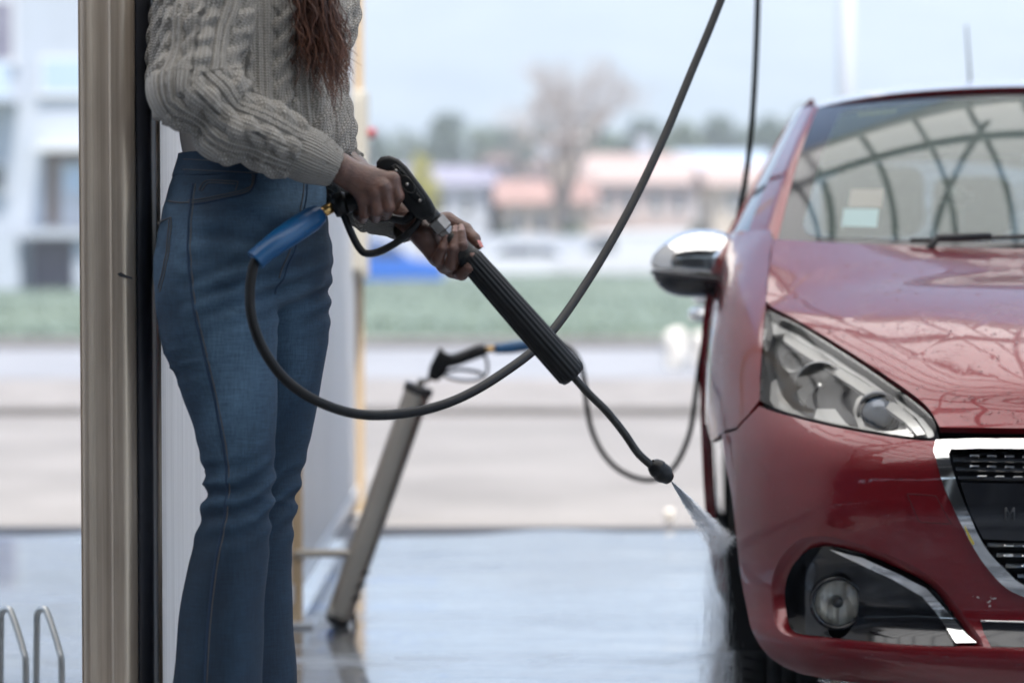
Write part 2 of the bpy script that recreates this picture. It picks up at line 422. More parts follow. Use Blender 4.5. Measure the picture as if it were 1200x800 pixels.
# ------------------------------------------------------------------ canopy over the bays
M_sheet = mottled('roof_sheet', (.62, .58, .51), (.68, .64, .57), .7, .55, bs=.05)
def trans(m, fac, c):
    t = nd(m, 'ShaderNodeBsdfTranslucent'); t.inputs[0].default_value = (*c, 1); mx = nd(m, 'ShaderNodeMixShader'); mx.inputs[0].default_value = fac; o = m.node_tree.nodes['Material Output']
    ln(m, bsdf(m).outputs[0], mx.inputs[1]); ln(m, t.outputs[0], mx.inputs[2]); ln(m, mx.outputs[0], o.inputs[0])
trans(M_sheet, .84, (.95, .92, .86))
M_fascia = mat('fascia_grey', (.55, .56, .57), .5)
M_beam = mat('dark_purlin', (.26, .265, .27), .5); M_pipe = mat('galvanised_pipe', (.55, .57, .56), .4, .6)
CZ = 3.45; CX0, CX1, CY0, CY1 = -3.3, 3.5, -11.0, 7.95
can = thing('canopy', 'flat car wash canopy with pale sheets and dark purlins overhead', 'canopy', (CX0, CY0, CZ))
V, F = gridmesh([[(x, y, CZ + .18) for y in np.linspace(1.5, CY1, 8)] for x in np.linspace(CX0, CX1, 8)]); link('skylight_sheet', V, F, M_sheet, can, False)
M_opaque = mottled('dark_blocker_sheet', (.09, .09, .092), (.12, .12, .122), .7, .6, bs=.05); link('roof_sheet', *box((CX0, CY0, CZ + .181), (CX1, 1.49, CZ + .22)), M_opaque, can, False)  # opaque dark sheet out of view, added to dim the bay before the car
x = CX0 + .3
while x < CX1:
    V, F = box((x - .016, CY0 + .05, CZ + .11), (x + .016, CY1 - .05, CZ + .178)); link('purlin', V, F, M_beam, can, False); x += .34
for y in (-10.2, -7.2, -4.2, -1.2, 1.5, 4.35, 7.2):
    V, F = tube([(CX0 + .1, y, CZ - .03), (CX1 - .1, y, CZ - .03)], .07, 14); link('crossbeam', V, F, M_pipe, can)
for y0, y1 in ((CY0 - .04, CY0), (CY1, CY1 + .04)):
    V, F = box((CX0 - .04, y0, CZ - .02), (CX1 + .04, y1, CZ + .34)); link('fascia', V, F, M_fascia, can, False)
for xx in (-3.1, 3.3):
    for y in (-10.2, -4.2, 7.2):
        V, F = box((xx - .07, y - .07, 0), (xx + .07, y + .07, CZ - .02), .012); link('post', V, F, M_pipe, can, False)

bw = thing('unseen_blocker', 'added grey building out of view that darkens reflections on the car', 'building', (0, -11.5, 0))  # added behind the camera to cut front fill and darken the car's reflections
link('wall', *box((-5, -12.0, 0), (6, -11.3, 3.3)), mottled('dark_grey_render', (.10, .10, .105), (.15, .15, .155), 1.2, .85, bs=.1), bw, False)
link('blocker_wall', *box((-9.4, -12.0, 0), (-9.0, 1.0, 3.3)), M_opaque, bw, False); link('blocker_roof', *box((-9.5, -11.9, 3.66), (-3.31, 1.2, 3.72)), M_opaque, bw, False); link('blocker_rear_wall', *box((-8.99, -12.0, 0), (-5.01, -11.4, 3.3)), M_opaque, bw, False)  # wing added to block bright sky from the car's left-front reflections
for xx_ in (-8.9, -6.2): link('blocker_post', *box((xx_ - .06, .9, 0), (xx_ + .06, 1.02, 3.659)), M_pipe, bw, False)
for x_ in (-3.2, .4, 3.6): link('steel_door', *box((x_ - .6, -11.29, .01), (x_ + .6, -11.25, 2.2), .01), M_beam, bw, False)

# ------------------------------------------------------------------ steel pillar the person leans on
M_steel = mat('brushed_steel_pillar', (.52, .45, .375), .34, .55)
def steel(m):
    n1 = noise(m, 1, 5, .65, coords(m, 'Object', (160, 160, 1.2))); n2 = noise(m, 2.0, 4, .6, coords(m, 'Object', (6, 6, 1.6)))
    ln(m, mixc(m, .35, ramp(m, n1, [(.3, (.34, .275, .215)), (.7, (.60, .50, .40))]), ramp(m, n2, [(.3, (.33, .27, .215)), (.7, (.58, .49, .40))])), bsdf(m).inputs['Base Color'])
    r = nd(m, 'ShaderNodeMapRange'); r.inputs[3].default_value = .26; r.inputs[4].default_value = .46; ln(m, n2, r.inputs[0]); ln(m, r.outputs[0], bsdf(m).inputs['Roughness'])
    bump(m, n1, .12, .002)
steel(M_steel)
pc = W(140, 400, 4.07); PX = pc[0]
pil = thing('steel_pillar', 'brushed steel pillar of folded profile behind the person\'s back', 'pillar', (PX, 4.07, .12))
hw, hd = .0575, .055
prof = [(-hw + .004, -hd + .004), (-hw + .012, -hd), (-.040, -hd + .0005), (-.030, -hd + .003), (-.018, -hd + .0045), (-.008, -hd + .003), (-.002, -hd - .0005), (.004, -hd), (.014, -hd + .001), (.022, -hd + .004), (.030, -hd + .011), (.034, -hd + .020), (.031, -hd + .028), (.020, -hd + .030), (.004, -hd + .032), (.0, -hd + .04), (.0, hd - .022), (.006, hd - .014), (hw - .006, hd - .012), (hw, hd - .008), (hw, hd - .002), (hw - .004, hd), (-hw + .01, hd), (-hw, hd - .01), (-hw, -hd + .012), (-hw + .001, -hd + .007)]
PR = spl(prof, 140, True); zz = np.linspace(.12, CZ - .02, 40); V = np.array([[(PX + a, 4.07 + b, z) for a, b in PR] for z in zz]); nn = len(PR)
V = V.reshape(-1, 3); F = [(i * nn + k, i * nn + (k + 1) % nn, (i + 1) * nn + (k + 1) % nn, (i + 1) * nn + k) for i in range(len(zz) - 1) for k in range(nn)]
link('post_profile', V, F, M_steel, pil)
V, F = box((PX - .10, 3.99, .12), (PX + .10, 4.17, .132), .003); link('base_plate', V, F, M_steel, pil, False)
M_ins = mottled('dark_channel_shade', (.008, .009, .014), (.016, .017, .024), 8, .5, bs=.05)  # near-black filler: the channel's shade put into colour
V, F = prism([(.0335, -hd + .0215), (.040, -hd + .0225), (.050, -hd + .030), (.0565, -hd + .042), (.0572, hd - .012), (.034, hd - .0125)], .133, CZ - .021, lambda p, q, z: (PX + p, 4.07 + q, z), .003); link('shade_insert', V, F, M_ins, pil)
M_chip = mat('dark_scratch', (.03, .03, .035), .7)
a = W(146, 323, 4.07 - hd - .0006); k = 1 / S(4.07)
V = np.array([a + np.array((dx * k, 0, dz * k)) for dx, dz in ((-9, 2), (-4, 4), (1, 1), (9, -2), (9, -4), (2, -3), (-5, -1))]); link('chipped_mark', V, [tuple(range(7))], M_chip, pil, False)
# ------------------------------------------------------------------ partition wall: frames, rails and frosted panels
M_frame = mottled('tan_enamel', (.46, .34, .21), (.52, .39, .25), 3, .45, .0, bs=.05)
M_rail = mat('grey_aluminium', (.55, .57, .60), .35, .6)
M_frost = bpy.data.materials.new('frosted_ribbed_panel'); M_frost.use_nodes = True
def frost(m):
    b = bsdf(m); b.inputs['Base Color'].default_value = (.74, .75, .78, 1); b.inputs['Roughness'].default_value = .35
    t = nd(m, 'ShaderNodeBsdfTranslucent'); t.inputs[0].default_value = (.82, .84, .88, 1); mx = nd(m, 'ShaderNodeMixShader'); mx.inputs[0].default_value = .55
    o = m.node_tree.nodes['Material Output']; ln(m, b.outputs[0], mx.inputs[1]); ln(m, t.outputs[0], mx.inputs[2]); ln(m, mx.outputs[0], o.inputs[0])
    wv = nd(m, 'ShaderNodeTexWave', bands_direction='Y'); wv.inputs['Scale'].default_value = 26; wv.inputs['Distortion'].default_value = .3; ln(m, coords(m), wv.inputs[0])
    bump(m, wv.outputs[1], .5, .004)
    st = noise(m, 1, 5, .7, coords(m, 'Object', (1, 60, 1.0)))
    c = ramp(m, st, [(.3, (.66, .655, .65)), (.62, (.83, .825, .82))]); ln(m, c, b.inputs['Base Color']); ln(m, c, t.inputs[0])
frost(M_frost)
WX = -.622
wall = thing('partition_wall', 'frosted ribbed partition with tan posts between the wash bays', 'partition', (WX, 4.14, 0))
for y, hgt in ((6.74, 3.4), (9.56, 2.9)):
    V, F = box((WX - .036, y - .022, 0), (WX + .036, y + .022, hgt), .004); link('post', V, F, M_frame, wall, False)
    V, F = box((WX - .07, y - .06, .001), (WX + .07, y + .06, .012), .002); link('base_plate', V, F, M_rail, wall, False)
for y0, y1 in ((4.14, 6.717), (6.763, 9.537)):
    for z, hh_ in ((.07, .05), (2.45, .05)):
        V, F = box((WX - .016, y0, z), (WX + .016, y1, z + hh_), .003); link('rail', V, F, M_rail, wall, False)
    ym = (y0 + y1) / 2
    for a, b in ((y0 + .002, ym - .004), (ym + .004, y1 - .002)):
        V, F = box((WX - .006, a, .122), (WX + .006, b, 2.448)); link('panel', V, F, M_frost, wall, False)
    V, F = box((WX - .010, ym - .02, .1205), (WX - .0065, ym + .02, 2.4495)); link('joint_strip', V, F, M_rail, wall, False)
# control box on the far post
M_box = mottled('beige_enamel', (.40, .375, .32), (.46, .43, .37), 3, .45, bs=.04); M_red = mat('red_plastic', (.35, .02, .03), .35)
b0 = W(404, 325, 9.44); b1 = W(431, 107, 9.44)
cb = thing('control_box', 'tall beige metal control box on the far tan post', 'control box', (b0[0], 9.38, b0[2]))
V, F = box((b0[0], 9.36, b0[2]), (b1[0], 9.53, b1[2]), .008, 2); link('cabinet', V, F, M_box, cb, False)
V, F = box((b0[0] + .012, 9.348, b0[2] + .03), (b1[0] - .012, 9.359, b1[2] - .03), .003); link('door', V, F, M_box, cb, False)
c = W(436, 156, 9.44); V, F = lathe([(.0, .03), (.018, .028), (.02, .01), (.012, .0)], 14, (b1[0], 9.44, c[2]), (1, 0, 0)); link('push_button', V, F, M_red, cb)
# bent steel hoops on the floor
M_rod = mottled('galvanised_rod', (.42, .43, .42), (.52, .53, .52), 20, .38, .75, bs=.1, bscale=90, bd=.002)
rk = thing('hoop_rack', 'low rack of bent galvanised steel hoops on the wet floor', 'rack', (-1.02, 5.0, 0))
for x0 in (-84, -40, 0, 42):
    pts = [W(x0, 893, 5.0), W(x0, 820, 5.0), W(x0 + 1, 740, 5.0), W(x0 + 2, 718, 4.99), W(x0 + 9, 713, 4.98), W(x0 + 15, 722, 4.97), W(x0 + 27, 760, 4.94), W(x0 + 30, 778, 4.93), W(x0 + 30, 830, 4.93), W(x0 + 29, 902, 4.93)]
    pts = np.array(pts); pts[0][2] = pts[-1][2] = .022
    V, F = tube(spl(pts, 60), .0072, 10); link('hoop', V, F, M_rod, rk)
for y in (4.93, 5.0):
    a = W(-100, 890, y)[0]; b = W(90, 890, y)[0]; V, F = box((a, y - .02, 0), (b, y + .02, .022), .003); link('base_rail', V, F, M_rod, rk, False)
# ------------------------------------------------------------------ the red hatchback (car frame: x across, y back from the nose, z up)
ROWS = [
(.15,[(0,.07),(-.22,.075),(-.42,.11),(-.56,.17),(-.655,.25),(-.71,.34),(-.745,.45),(-.765,.58),(-.78,.78),(-.79,1.0),(-.79,1.25)]),
(.20,[(0,.02),(-.23,.028),(-.44,.065),(-.60,.135),(-.70,.22),(-.755,.33),(-.785,.45),(-.80,.58),(-.81,.78),(-.81,1.0),(-.81,1.25)]),
(.265,[(0,-.0),(-.24,.008),(-.46,.045),(-.62,.12),(-.72,.21),(-.775,.325),(-.80,.45),(-.815,.58),(-.825,.78),(-.825,1.0),(-.82,1.25)]),
(.31,[(0,.025),(-.24,.033),(-.45,.07),(-.61,.14),(-.71,.225),(-.772,.335),(-.803,.45),(-.822,.58),(-.835,.78),(-.835,1.0),(-.83,1.25)]),
(.42,[(0,.02),(-.24,.027),(-.45,.062),(-.61,.13),(-.71,.22),(-.772,.33),(-.805,.45),(-.828,.58),(-.845,.78),(-.845,1.0),(-.84,1.25)]),
(.56,[(0,.0),(-.24,.01),(-.45,.05),(-.61,.12),(-.71,.215),(-.772,.33),(-.806,.45),(-.83,.58),(-.85,.78),(-.85,1.0),(-.848,1.25)]),
(.66,[(0,.02),(-.24,.03),(-.44,.075),(-.60,.155),(-.70,.25),(-.765,.36),(-.802,.475),(-.828,.60),(-.85,.78),(-.853,1.0),(-.853,1.25)]),
(.76,[(0,.10),(-.23,.12),(-.42,.19),(-.58,.29),(-.685,.385),(-.752,.47),(-.795,.565),(-.823,.67),(-.845,.80),(-.85,1.0),(-.855,1.25)]),
(.86,[(0,.25),(-.21,.28),(-.40,.36),(-.55,.45),(-.66,.53),(-.735,.60),(-.783,.68),(-.815,.77),(-.835,.87),(-.842,1.03),(-.85,1.25)]),
(.94,[(0,.45),(-.2,.47),(-.38,.53),(-.53,.60),(-.645,.67),(-.715,.73),(-.765,.80),(-.795,.87),(-.815,.95),(-.825,1.07),(-.835,1.25)]),
(1.04,[(0,.7),(-.2,.72),(-.38,.77),(-.52,.82),(-.63,.88),(-.69,.94),(-.735,1.0),(-.765,1.06),(-.785,1.12),(-.80,1.18),(-.81,1.3)]),
(1.10,[(0,.8),(-.2,.82),(-.36,.87),(-.50,.92),(-.60,.98),(-.66,1.04),(-.70,1.10),(-.73,1.16),(-.755,1.21),(-.775,1.26),(-.79,1.34)])]
ZS = np.array([r[0] for r in ROWS]); GR_ = np.array([r[1] for r in ROWS])
def hw4(t): return (2*t**3-3*t**2+1, t**3-2*t**2+t, -2*t**3+3*t**2, t**3-t**2)
def shell(u, z):
    u = np.atleast_1d(np.asarray(u, float)); z = np.atleast_1d(np.asarray(z, float)) + 0 * u; u = u + 0 * z
    n = GR_.shape[1]; i = np.clip(np.floor(u).astype(int), 0, n - 2); t = (u - i)[None, :, None]
    Gp = np.concatenate([GR_[:, 1:2] * np.array([-1, 1]), GR_, 2 * GR_[:, -1:] - GR_[:, -2:-1]], 1)
    p0, p1, p2, p3 = (Gp[:, i + k] for k in range(4)); a, b, c, d = hw4(t)
    Rr = a * p1 + b * (p2 - p0) / 2 + c * p2 + d * (p3 - p1) / 2
    k = np.clip(np.searchsorted(ZS, z, side='right') - 1, 0, len(ZS) - 2); M = np.zeros_like(Rr); h = np.diff(ZS)[:, None, None]; D = np.diff(Rr, axis=0) / h
    M[0] = D[0]; M[-1] = D[-1]; M[1:-1] = (D[:-1] * h[1:] + D[1:] * h[:-1]) / (h[1:] + h[:-1])
    hh = (ZS[k + 1] - ZS[k]); tt = ((z - ZS[k]) / hh)[:, None]; hh = hh[:, None]; N = np.arange(len(u)); a, b, c, d = hw4(tt)
    return np.column_stack([a * Rr[k, N] + b * hh * M[k, N] + c * Rr[k + 1, N] + d * hh * M[k + 1, N], z])
def nrm(fn, sgn):
    def f(u, z):
        e = 2e-3; du = fn(u + e, z) - fn(u - e, z); dz = fn(u, z + e) - fn(u, z - e); n = sgn * np.cross(du, dz); return n / (np.linalg.norm(n, axis=1)[:, None] + 1e-12)
    return f
shell_n = nrm(shell, -1)
def sp(u, z, off=0.):
    P = shell(u, z); return (P + shell_n(np.atleast_1d(u).astype(float), np.atleast_1d(z).astype(float)) * off)
CAR_YAW, CAR_D, CAR_X = .083, 4.62, 1.222
car = thing('car', 'dark red wet hatchback with chrome grille frame and silver mirror', 'car', (CAR_X, CAR_D, 0), -CAR_YAW, local=True)

M_paint = mat('red_car_paint', (.20, .006, .014), .32, .35, Coat_Weight=1.0, Coat_Roughness=.02, Coat_IOR=1.55)
def wetpaint(m):
    v = coords(m, 'Object'); fl = noise(m, 900, 1, .5, v)
    ln(m, ramp(m, fl, [(.35, (.115, .0015, .0045)), (.65, (.185, .003, .009))]), bsdf(m).inputs['Base Color'])
    # water lying on the coat: sheets with raised edges, and beads
    n = noise(m, 2.8, 2, .5, v, .35); edge = ramp(m, n, [(.47, (0, 0, 0)), (.50, (1, 1, 1)), (.53, (.7, .7, .7))])
    vo = nd(m, 'ShaderNodeTexVoronoi', feature='SMOOTH_F1'); vo.inputs['Scale'].default_value = 150; ln(m, v, vo.inputs['Vector'])
    bead = ramp(m, vo.outputs['Distance'], [(.18, (1, 1, 1)), (.32, (0, 0, 0))]); msk = ramp(m, noise(m, 9, 3, .6, v), [(.52, (0, 0, 0)), (.64, (1, 1, 1))])
    h = mth(m, 'ADD', mth(m, 'MULTIPLY', edge, .35), mth(m, 'MULTIPLY', mth(m, 'MULTIPLY', bead, msk), 1.0))
    nb = nd(m, 'ShaderNodeBump'); nb.inputs['Strength'].default_value = .2; nb.inputs['Distance'].default_value = .004; ln(m, h, nb.inputs['Height'])
    ln(m, nb.outputs[0], bsdf(m).inputs['Coat Normal'])
wetpaint(M_paint)
M_black = mat('black_gloss_plastic', (.012, .013, .016), .12, 0, Coat_Weight=.5, Coat_Roughness=.05)
M_matt = mat('black_plastic', (.015, .015, .017), .45); M_chrome = mat('chrome', (.86, .85, .83), .07, 1.0)
M_rub = mottled('tyre_rubber', (.012, .012, .013), (.024, .024, .026), 12, .6, bs=.2, bscale=90, bd=.002)
M_glass = glassy('windscreen_glass', (.80, .95, .89), .0, 1.75, (.55, .72, .65), .10); M_dglass = glassy('tinted_side_glass', (.30, .36, .37), .0, 1.6); M_lens = glassy('clear_lens', (.98, .98, .97), .01, 1.36)
M_alu = mat('silver_reflector', (.80, .80, .79), .25, .25); M_alloy = mat('alloy_wheel', (.5, .51, .53), .28, .9); M_lampgrey = mat('lamp_grey', (.10, .10, .105), .3, .2)
M_seat = mottled('seat_fabric', (.035, .036, .04), (.055, .055, .06), 30, .9, bs=.2); M_dash = mat('dashboard', (.02, .02, .023), .55)
def cp(name, P, F, N, m, parent=car): return link(name, P, F, m, parent, True, N)
INF = mat('inner_black', (.006, .006, .007), .8)

# outlines in the skin's own coordinates (station, height)
HL = [(4.931,.915),(4.064,.888),(3.316,.848),(2.722,.807),(2.271,.765),(1.97,.731),(1.83,.708),(1.794,.689),(1.867,.679),(2.12,.681),(2.608,.69),(3.218,.702),(3.919,.714),(4.622,.728),(4.707,.778),(4.8,.847)]
FOG = [(3.096,.451),(2.789,.449),(2.421,.436),(2.049,.41),(1.796,.381),(1.618,.34),(1.357,.284),(1.763,.28),(2.372,.281),(3.032,.281),(3.564,.283),(3.836,.314),(3.9,.356),(3.704,.403),(3.389,.439)]
FOGO = [(3.094,.476),(2.732,.471),(2.325,.453),(1.979,.428),(1.729,.396),(1.556,.353),(1.325,.2905),(1.30,.276),(1.763,.272),(2.372,.272),(3.05,.272),(3.68,.272),(4.0,.305),(4.09,.36),(3.86,.418),(3.48,.461)]
GO = [(0,.680),(.973,.676),(1.431,.674),(1.785,.67),(1.80,.650),(1.762,.634),(1.691,.593),(1.525,.52),(1.333,.445),(1.146,.397),(.962,.374),(.6,.352),(0,.345)]
GI = [(0,.660),(.974,.658),(1.349,.657),(1.63,.654),(1.648,.645),(1.575,.602),(1.451,.537),(1.298,.47),(1.112,.424),(.966,.398),(.6,.374),(0,.366)]
LIP = [(0,.322),(.6,.322),(.96,.323),(1.33,.322),(1.30,.3),(1.24,.277),(.97,.277),(.6,.277),(0,.277)]
HL = smooth_poly(HL, (0, 13)); FOG = smooth_poly(FOG, (6,)); FOGO = smooth_poly(FOGO, (6, 7)); GO = smooth_poly(GO, (0, 3, 4, 12)); GI = smooth_poly(GI, (0, 3, 4, 11))
def arch(z, c=.80, r=.345): return c - math.sqrt(max(r * r - (z - .31) ** 2, 0))
def u_at(y, z):
    us = np.linspace(3, 10, 400); ys = shell(us, np.full(400, z))[:, 1]; return float(np.interp(y, ys, us))
AR = [(u_at(arch(z), z), z) for z in np.linspace(.652, .20, 16)]
ARB = [tuple(q) for q in spl(np.array([(6.45,.648),(6.12,.595),(5.60,.529),(5.36,.46),(4.96,.33),(4.34,.242),(3.99,.207),(3.6,.190)]), 24)]
lo_hl = [(1.775,.672)] + [(u, z - .006) for u, z in [(1.867,.677),(2.12,.679),(2.608,.688),(3.218,.700),(3.919,.712),(4.64,.724)]]
BUMP = [(0,.684),(.973,.680),(1.431,.678)] + lo_hl + [(5.0,.693),(5.5,.664),(6.2,.652)] + ARB + [(3.1,.185),(2,.182),(1,.18),(0,.18)]
P, F, N = skin_sym(shell, shell_n, BUMP, [FOGO, GO, LIP], .018, 0., .014)
bmp = cp('front_bumper', P, F, N, M_paint)
# black liner behind every gap of the front
LIN = [(0,.68),(1.7,.67),(2.6,.68),(4.6,.715),(4.80,.90),(5.4,1.07),(8.5,1.06),(9.9,1.0),(9.9,.3),(AR[0][0] + 1.2,.66),(AR[0][0], .66)] + ARB[1:-2] + [(3,.2),(0,.2)]
P, F, N = skin_sym(shell, shell_n, LIN, [FOGO, HL, [(max(u, 0), z) for u, z in GO], [(max(u, 0), z) for u, z in LIP]], .05, -.020, 0)
cp('front_liner', P, F, N, INF)
# wings
def side_poly():
    rear = [(9.95, 1.09), (9.95, .22)]
    back = [(u_at(.80 + math.sqrt(max(.345 ** 2 - (z - .31) ** 2, 0)), z), z) for z in np.linspace(.22, .652, 14)]
    top = [(4.98,.921),(5.06,.955),(5.13,1.012),(5.40,1.068),(5.9,1.095)]
    return [(4.66,.730),(4.745,.778),(4.84,.847)] + top + rear + back + [(u, z) for u, z in AR[:2]] + [(6.2,.658),(5.5,.670),(5.0,.699)]
P, F, N = skin(shell, shell_n, side_poly(), (), .022, 0., .014); cp('front_wing', P, F, N, M_paint)
q = flipx((P, F)); cp('front_wing', q[0], q[1], N * np.array((-1, 1, 1)), M_paint)

# ---- bonnet
Bd = np.array([sp(u, z)[0] for u, z in [(1.76,.697),(1.92,.735),(2.23,.772),(2.70,.815),(3.31,.857),(4.07,.897),(4.90,.926),(5.03,.957),(5.10,1.012),(5.36,1.068)]])
Bd[-1] += (0, .03, .004)
Cn = np.array([(0,.022,.700),(0,.034,.735),(0,.052,.772),(0,.13,.812),(0,.26,.866),(0,.42,.917),(0,.60,.962),(0,.74,.990),(0,.88,1.024),(0,1.02,1.052)])
tb = np.linspace(0, 1, 60); Bs = spl(Bd, 60); Cs = spl(Cn, 60); A = []
for i in range(60):
    row = []
    for v in np.linspace(0, 1, 41):
        t = tb[i]; x = Bs[i][0] * v; y = Cs[i][1] + (Bs[i][1] - Cs[i][1]) * v ** 2.2; g = v ** 2.3
        z = Cs[i][2] + (Bs[i][2] - Cs[i][2]) * g
        cr = .5 + .22 * t                                     # crease running from the lamp to the screen corner
        z += .010 * math.sin(math.pi * min(1, t * 1.15)) * (1 / (1 + math.exp((v - cr) * 12)) - (1 - v) * .35)
        z -= .003 * math.exp(-((v - cr - .10) / .14) ** 2) * math.sin(math.pi * t)
        row.append((x, y, z))
    A.append(row)
V, F = mirror_x(gridmesh(A, False)); bon = link('bonnet', V, F, M_paint, car)
# folded bonnet edge
E1 = np.array(A)[:, -1]; E2 = E1 + np.array((.006, .004, -.016)); g = gridmesh([E1, E2], False); link('bonnet_edge', *g, M_paint, bon); link('bonnet_edge', *flipx(g), M_paint, bon)
E1 = np.array(A)[0]; E2 = E1 + np.array((0, .012, -.012)); V, F = mirror_x(gridmesh([E1, E2], True)); link('bonnet_lip', V, F, M_paint, bon)
Ag = np.array(A); dv = []
for i in range(900):
    i_, j_ = rng.uniform(1, 57), rng.uniform(0, 39) if rng.random() < .8 else -1
    if j_ < 0: continue
    a_, b_ = int(i_), int(j_); f_, g_ = i_ - a_, j_ - b_; p = (Ag[a_, b_] * (1 - f_) + Ag[a_ + 1, b_] * f_) * (1 - g_) + (Ag[a_, b_ + 1] * (1 - f_) + Ag[a_ + 1, b_ + 1] * f_) * g_
    nn_ = np.cross(Ag[a_, b_ + 1] - Ag[a_, b_], Ag[a_ + 1, b_] - Ag[a_, b_]); nn_ /= np.linalg.norm(nn_); nn_ *= np.sign(nn_[2]); r_ = rng.uniform(.0010, .0030) * (1 if rng.random() < .9 else 1.6)
    dv.append(lathe([(r_, -.0002), (.8 * r_, .42 * r_), (.35 * r_, .68 * r_), (.0001, .72 * r_)], 7, p, nn_))
M_water = mat('water_drop', (1, 1, 1), .02, 0, IOR=1.33, Transmission_Weight=1.0)
o = link('bonnet_drops', *join(*dv), M_water, bon); o['kind'] = 'stuff'
for sx in (-1, 1):
    V, F = box((.10 * sx * 1.0 + (-.012), .90, 1.020), (.10 * sx + .012, .925, 1.043), .004, 2)
    link('washer_jet', V, F, M_black, bon, False)

# ---- head lamps
def lampset(fx):
    def put(name, V, F, m, par, N=None):
        if fx: V, F = flipx((V, F)); N = None if N is None else N * np.array((-1, 1, 1))
        return link(name, V, F, m, par, True, N)
    HLs = spl(HL, 90, True)
    P, F, N = skin(shell, shell_n, HL, (), .016, .002, .01); hl = put('headlamp', P, F, M_lens, car, N)
    # bowl: wall and back
    r0 = np.array([sp(u, z, -.004)[0] for u, z in HL]); r1 = np.array([sp(u, z, -.055)[0] for u, z in HL]); n = len(HL)
    V = np.concatenate([r0, r1]); F = [(i, (i + 1) % n, n + (i + 1) % n, n + i) for i in range(n)]; put('lamp_bowl', V, F, M_lampgrey, hl)
    P, F, N = skin(shell, shell_n, HL, (), .03, -.054, 0); put('lamp_back', P, F, M_lampgrey, hl, N)
    TOP = [(4.70,.893),(3.95,.868),(3.25,.832),(2.68,.792),(2.25,.752),(2.0,.722),(1.90,.700),(1.905,.690),(1.99,.689),(2.06,.702),(2.19,.726),(2.50,.753),(2.95,.787),(3.55,.825),(4.33,.861),(4.60,.80),(4.50,.767),(4.63,.765),(4.72,.80)]
    STR = [(4.315,.878),(3.436,.834),(2.817,.794),(2.358,.755),(2.094,.726),(1.969,.703),(1.915,.691),(2.005,.688),(2.055,.698),(2.17,.714),(2.42,.741),(2.85,.777),(3.457,.816),(4.334,.860)]
    P, F, N = skin(shell, shell_n, STR, (), .012, -.012, .012); put('chrome_strip', P, F, M_satin, hl, N)
    EDG = [(4.90,.908),(4.05,.881),(3.30,.842),(2.71,.801),(2.27,.760),(1.98,.728),(1.86,.706),(1.83,.690),(1.90,.6905),(1.945,.706),(2.06,.730),(2.33,.760),(2.79,.800),(3.42,.840),(4.30,.884),(4.72,.878)]
    P, F, N = skin(shell, shell_n, EDG, (), .014, -.024, .01); put('light_guide', P, F, M_alu, hl, N)
    BOO = [(4.50,.775),(4.37,.784),(4.131,.751),(3.834,.728),(3.459,.714),(3.02,.707),(2.66,.701),(2.33,.695),(2.05,.692),(2.05,.686),(2.6,.694),(3.22,.703),(3.9,.714),(4.25,.722),(4.48,.74)]
    P, F, N = skin(shell, shell_n, BOO, (), .012, -.016, .014); put('daylight_strip', P, F, M_satin, hl, N)
    SIL = [(3.40,.740),(3.08,.742),(2.90,.718),(2.72,.700),(3.012,.705),(3.453,.712)]
    P, F, N = skin(shell, shell_n, SIL, (), .012, -.028, .014); put('reflector_plate', P, F, M_alu, hl, N)
    # main-beam bowl
    c = sp(3.42, .785, -.03)[0]; V, F = lathe([(.004, .045), (.022, .042), (.040, .028), (.050, .004), (.053, 0), (.050, -.001)], 28, c, (.16, 1, .05)); put('main_beam_reflector', V, F, M_midgrey, hl)
    V, F = lathe([(.0, -.006), (.006, -.004), (.008, .01), (.008, .05)], 12, c, (.16, 1, .05)); put('bulb_cap', V, F, M_chrome, hl)
    c2 = sp(4.12, .83, -.03)[0]; V, F = lathe([(.003, .03), (.016, .022), (.022, 0), (.024, 0)], 18, c2, (.2, 1, .05)); put('indicator_reflector', V, F, M_midgrey, hl)
    # projector with its bezel
    c = sp(2.494, .737, -.026)[0]; ax = (.10, 1, 0)
    V, F = lathe([(.0, -.020), (.012, -.0185), (.022, -.014), (.030, -.006), (.034, .004), (.035, .014)], 28, c, ax); put('projector_lens', V, F, M_proj, hl)
    V, F = lathe([(.0355, .012), (.0365, -.004), (.039, -.007), (.043, -.002), (.044, .018)], 6 * 5, c, ax); put('projector_ring', V, F, M_lampgrey, hl)
    BEZ = [(2.58,.783),(2.30,.762),(2.12,.727),(2.07,.697),(2.41,.690),(2.68,.700),(2.80,.735),(2.775,.757)]
    BEI = [(2.55,.774),(2.33,.757),(2.18,.727),(2.14,.704),(2.42,.698),(2.62,.707),(2.72,.735),(2.70,.753)]
    P, F, N = skin(shell, shell_n, BEZ, [BEI], .012, -.020, .016); put('projector_bezel', P, F, M_satin, hl, N)
    PAN = [(2.25,.742),(2.14,.723),(2.09,.700),(2.30,.697),(2.26,.716)]
    P, F, N = skin(shell, shell_n, PAN, (), .012, -.036, .008); put('bezel_side', P, F, M_alu, hl, N)
    return hl
M_midgrey = mat('lamp_mid_grey', (.34, .34, .34), .25, .3); M_satin = mat('satin_chrome', (.92, .91, .89), .12, .55)
M_proj = mat('projector_glass', (.06, .085, .13), .03, 0, Coat_Weight=1.0, Specular_IOR_Level=1.0, Specular_Tint=(.7, .8, 1, 1))
lampset(False); lampset(True)

